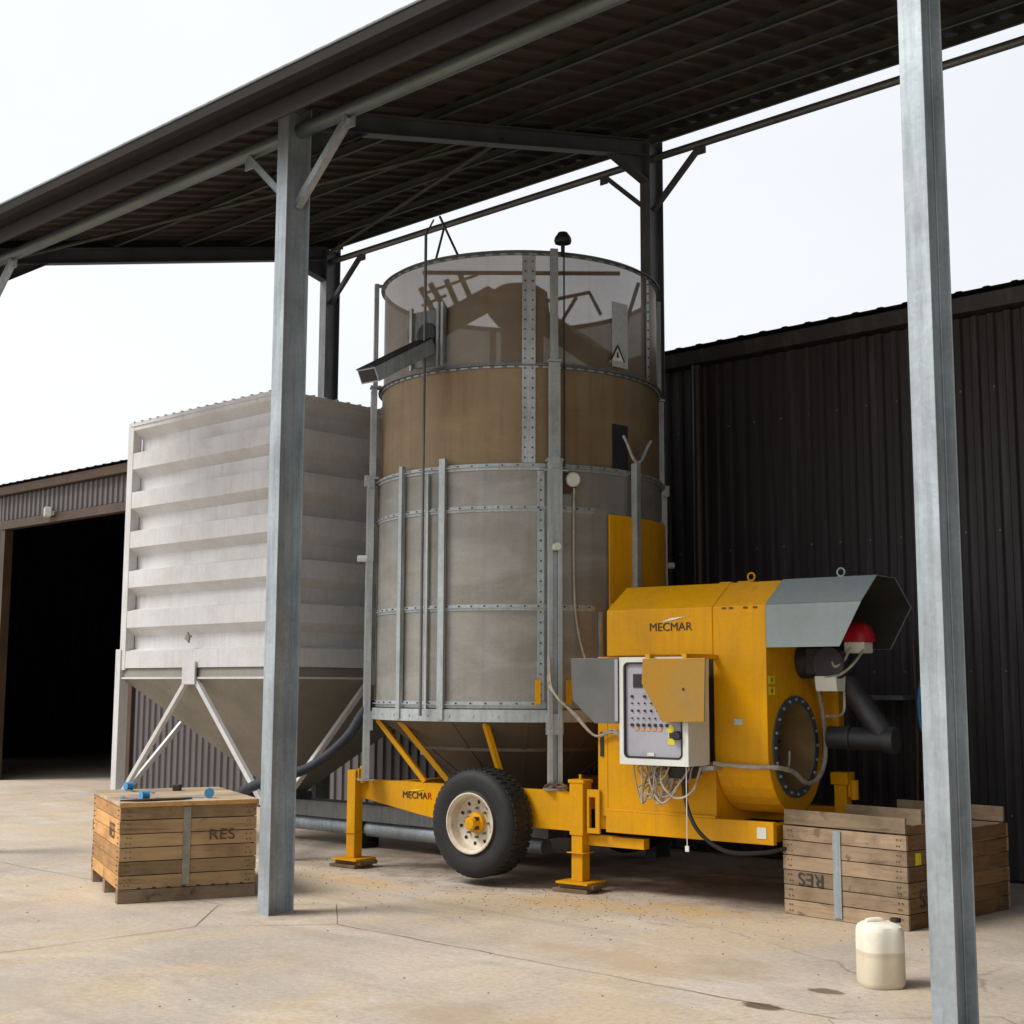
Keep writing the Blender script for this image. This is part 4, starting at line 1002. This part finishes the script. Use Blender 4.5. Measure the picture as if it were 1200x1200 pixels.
def strapset(p, rz, label):
    e = empty('ratchet_strap', label, 'strap', local(L, p), L.rotation_euler.z + rz, 'blue ratchet straps on the lid')
    b = MB(); b.lathe([(0,-.028),(.03,-.028),(.03,.028),(0,.028)], (0,0,.037), (1,0,0), 18); b.lathe([(.0,.024),(.037,.024),(.037,.030),(.0,.030)], (0,0,.037), (1,0,0), 18); b.lathe([(.0,-.024),(.037,-.024),(.037,-.030),(.0,-.030)], (0,0,.037), (1,0,0), 18); b.build('roll', M['blue'], e, smooth=40)
    b = MB(); pts = spline([(0,.04,.004),(.02,.16,.007),(-.05,.28,.004),(.01,.40,.005)]); 
    for p0, p1 in zip(pts, pts[1:]): b.bar(p0, p1, .025, .003)
    b.build('webbing', M['blue'], e); return e
strapset((.20, .17, .736), R(15), 'roll of blue strap near the front left of the crate lid')
strapset((.25, 1.2, .736), R(200), 'roll of blue strap at the far left corner of the crate lid')
strapset((.70, .20, .736), R(75), 'roll of blue strap near the front edge of the crate lid, by the column')
b = MB(); b.box(-.03,.03,-.03,.03,0,.05); tag(b.build('black_block', M['black'], None, local(L, (.62,1.05,.736)), (0,0,.6), bevel=.004), 'small black block at the rear of the crate lid', 'block')
b = MB(); b.prism([(-.27,-.02),(-.1,-.045),(.2,-.03),(.28,-.01),(.2,.05),(.05,.06),(-.12,.035)], lambda p, s_: (p[0], p[1], .004+.012*s_))
tag(b.build('dark_offcut', plain('dark_board', (.06,.035,.02), .8), None, local(L, (.27,.09,.736)), (0,0,L.rotation_euler.z+.05), bevel=.002), 'thin dark piece of board lying by the front edge of the crate lid', 'board')
# open crate at the right
Rr = empty('wooden_crate', 'open grey-brown planked crate with upside-down stencil, behind the white can', 'crate', (-5.378, 8.722, 0), R(-4.2), 'stencilled wooden crates')
W_, Dp, H = 1.0, 1.40, .622
zs = [(i*H/6, (i+1)*H/6) for i in range(6)]
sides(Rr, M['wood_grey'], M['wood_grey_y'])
boxes('collar_board', M['wood_grey'], Rr, [(.01, W_-.01, .004, .028, H+.008, H+.112), (-.02, .62, Dp*.60, Dp*.60+.024, H-.02, H+.098), (.10, W_-.02, Dp-.03, Dp-.006, H+.006, H+.115)])
boxes('end_board', M['wood_grey_y'], Rr, [(W_-.025, W_-.003, .035, .30, H+.006, H+.06), (W_-.06, W_-.028, .03, Dp-.03, H-.10, H-.02)])
boxes('corner_post', M['wood_grey'], Rr, [(x, x+.07, y, y+.07, .08, H) for x in (.026, W_-.096) for y in (.026, Dp-.096)])
b = MB(); b.box(.025, W_-.025, .025, Dp-.025, .06, .08); b.build('floor', M['wood_grey'], Rr)
b = MB(); b.box(W_*.455-.032, W_*.455+.032, -.009, -.005, .02, H-.01); b.build('metal_strap', M['galv'], Rr)
text('stencil', 'RES', M['stencil'], Rr, (.235, -.0055, .262), (R(90),R(180),0), .13, .001, .0, 1.1)
text('stencil', 'RES', M['stencil'], Rr, (W_+.005, .28, .20), (R(90),R(180),R(90)), .17, .001, .0, 1.1)
b = MB(); b.box(W_+.003, W_+.006, .10, .17, .42, .50); b.build('yellow_tag', M['lime'], Rr)
# plastic can
m_, nt, bb, out = newmat('translucent_can')
hgt = N(nt, 'ShaderNodeSeparateXYZ'); nt.links.new(coord(nt), hgt.inputs[0])
cc_ = mix(nt, ramp(nt, hgt.outputs[2], [(.185, 0), (.195, 1)]), (.62,.55,.42), (.80,.77,.66))
cc_ = mix(nt, mth(nt, 'MULTIPLY', ramp(nt, noise(nt, coord(nt), 7, 6, .65), [(.5,0),(.75,1)]), .4), cc_, (.42,.32,.18))
setc(nt, bb, cc_); bb.inputs['Roughness'].default_value = .4
bb.inputs['Subsurface Weight'].default_value = .15; bb.inputs['Subsurface Radius'].default_value = (.03,.02,.01)
J = empty('plastic_can', 'white plastic can, half full, standing on the concrete before the planked crate', 'can', (-3.72, 7.0, 0), R(52))
b = MB(); rows = [(0,.90),(.012,.97),(.03,1.0),(.10,1.0),(.155,1.0),(.163,.99),(.171,1.0),(.24,1.0),(.29,.99),(.318,.92),(.334,.74),(.340,.5)]
n_ = 40; vs = []; fs = []
for (z, s) in rows:
    for k in range(n_):
        a = 2*PI*k/n_; ca, sa = math.cos(a), math.sin(a); q = (abs(ca)**3.2+abs(sa)**3.2)**(-1/3.2)
        fl_ = 1 - .012*math.cos(8*a) if .04 < z < .3 else 1
        vs.append((ca*q*.118*s*fl_, sa*q*.118*s*fl_, z))
for i in range(len(rows)-1):
    for k in range(n_): fs.append((i*n_+k, i*n_+(k+1)%n_, (i+1)*n_+(k+1)%n_, (i+1)*n_+k))
fs.append(tuple(range(n_))[::-1]); fs.append(tuple((len(rows)-1)*n_+k for k in range(n_)))
b.add(vs, fs); b.build('body', m_, J, smooth=35)
b = MB(); b.tube(spline([(-.08,0,.332),(-.065,0,.346),(-.01,0,.350),(.015,0,.345),(.025,0,.332)]), .013, 10); b.build('handle', m_, J, smooth=50)
b = MB(); b.lathe([(0,.358),(.028,.358),(.030,.352),(.030,.338),(0,.338)], (.085,-.02,0), (0,0,1), 20); b.build('cap', M['black'], J, smooth=40)

# ------------------------------------------------------------------ sky and sun
SUN_EL, SUN_AZ = R(50), R(238)      # azimuth measured from +X, where the light comes from
w = bpy.data.worlds.new('World'); scene.world = w; w.use_nodes = True
nt = w.node_tree; nt.nodes.clear()
out = N(nt, 'ShaderNodeOutputWorld'); bg = N(nt, 'ShaderNodeBackground'); bg.inputs['Strength'].default_value = .1
sky = N(nt, 'ShaderNodeTexSky'); sky.sky_type = 'NISHITA'; sky.sun_disc = False
sky.sun_elevation = SUN_EL; sky.sun_rotation = R(90) - SUN_AZ; sky.air_density = 1.2; sky.dust_density = 4; sky.ozone_density = 1
# bright even cloud deck over the clear-sky colour
tc = N(nt, 'ShaderNodeTexCoord'); mp = N(nt, 'ShaderNodeMapping'); mp.inputs['Scale'].default_value = (1,1,2.5)
nt.links.new(tc.outputs['Generated'], mp.inputs[0])
cl = ramp(nt, noise(nt, mp.outputs[0], 1.6, 5, .5, .3), [(.3, (6.3,6.5,6.9)), (.7, (6.9,7.0,7.2))])
dt = N(nt, 'ShaderNodeVectorMath', operation='DOT_PRODUCT'); nt.links.new(tc.outputs['Generated'], dt.inputs[0]); dt.inputs[1].default_value = (math.cos(R(205)), math.sin(R(205)), 0)
side = ramp(nt, mth(nt, 'MULTIPLY_ADD', dt.outputs['Value'], .5), [(0, .34), (.36, .68), (.47, 1.0), (.66, 1.06), (1, 1.18)])
side.node.inputs[0].links[0].from_node.inputs[2].default_value = .5
nt.links.new(mix(nt, 1, mix(nt, .93, sky.outputs[0], cl), side, 'MULTIPLY'), bg.inputs['Color']); nt.links.new(bg.outputs[0], out.inputs[0])
sd = bpy.data.lights.new('sun', 'SUN'); sd.energy = 2.4; sd.angle = R(24); sd.color = (1, .95, .87)
so = bpy.data.objects.new('sun', sd); C.objects.link(so)
dv = Vector((math.cos(SUN_AZ)*math.cos(SUN_EL), math.sin(SUN_AZ)*math.cos(SUN_EL), math.sin(SUN_EL)))
so.rotation_euler = dv.to_track_quat('Z', 'Y').to_euler(); so.location = dv*50

# ------------------------------------------------------------------ camera
cam = bpy.data.cameras.new('camera'); co = bpy.data.objects.new('camera', cam); C.objects.link(co)
yaw, pitch, roll = R(180-47.3), R(7.316), R(.213)
F0 = Vector((math.cos(yaw), math.sin(yaw), 0)); R0 = Vector((math.sin(yaw), -math.cos(yaw), 0)); Zv = Vector((0,0,1))
F = F0*math.cos(pitch) + Zv*math.sin(pitch); UP = Zv*math.cos(pitch) - F0*math.sin(pitch)
R2 = R0*math.cos(roll) + UP*math.sin(roll); U2 = UP*math.cos(roll) - R0*math.sin(roll)
co.matrix_world = Matrix(((R2.x,U2.x,-F.x,0),(R2.y,U2.y,-F.y,0),(R2.z,U2.z,-F.z,1.6),(0,0,0,1)))
cam.sensor_width = 36; cam.lens = 36*1598.4/1200; cam.clip_end = 1000; cam.clip_start = .05
scene.camera = co
scene.view_settings.view_transform = 'Standard'; scene.view_settings.look = 'None'
scene.view_settings.exposure = .5; scene.view_settings.gamma = 1
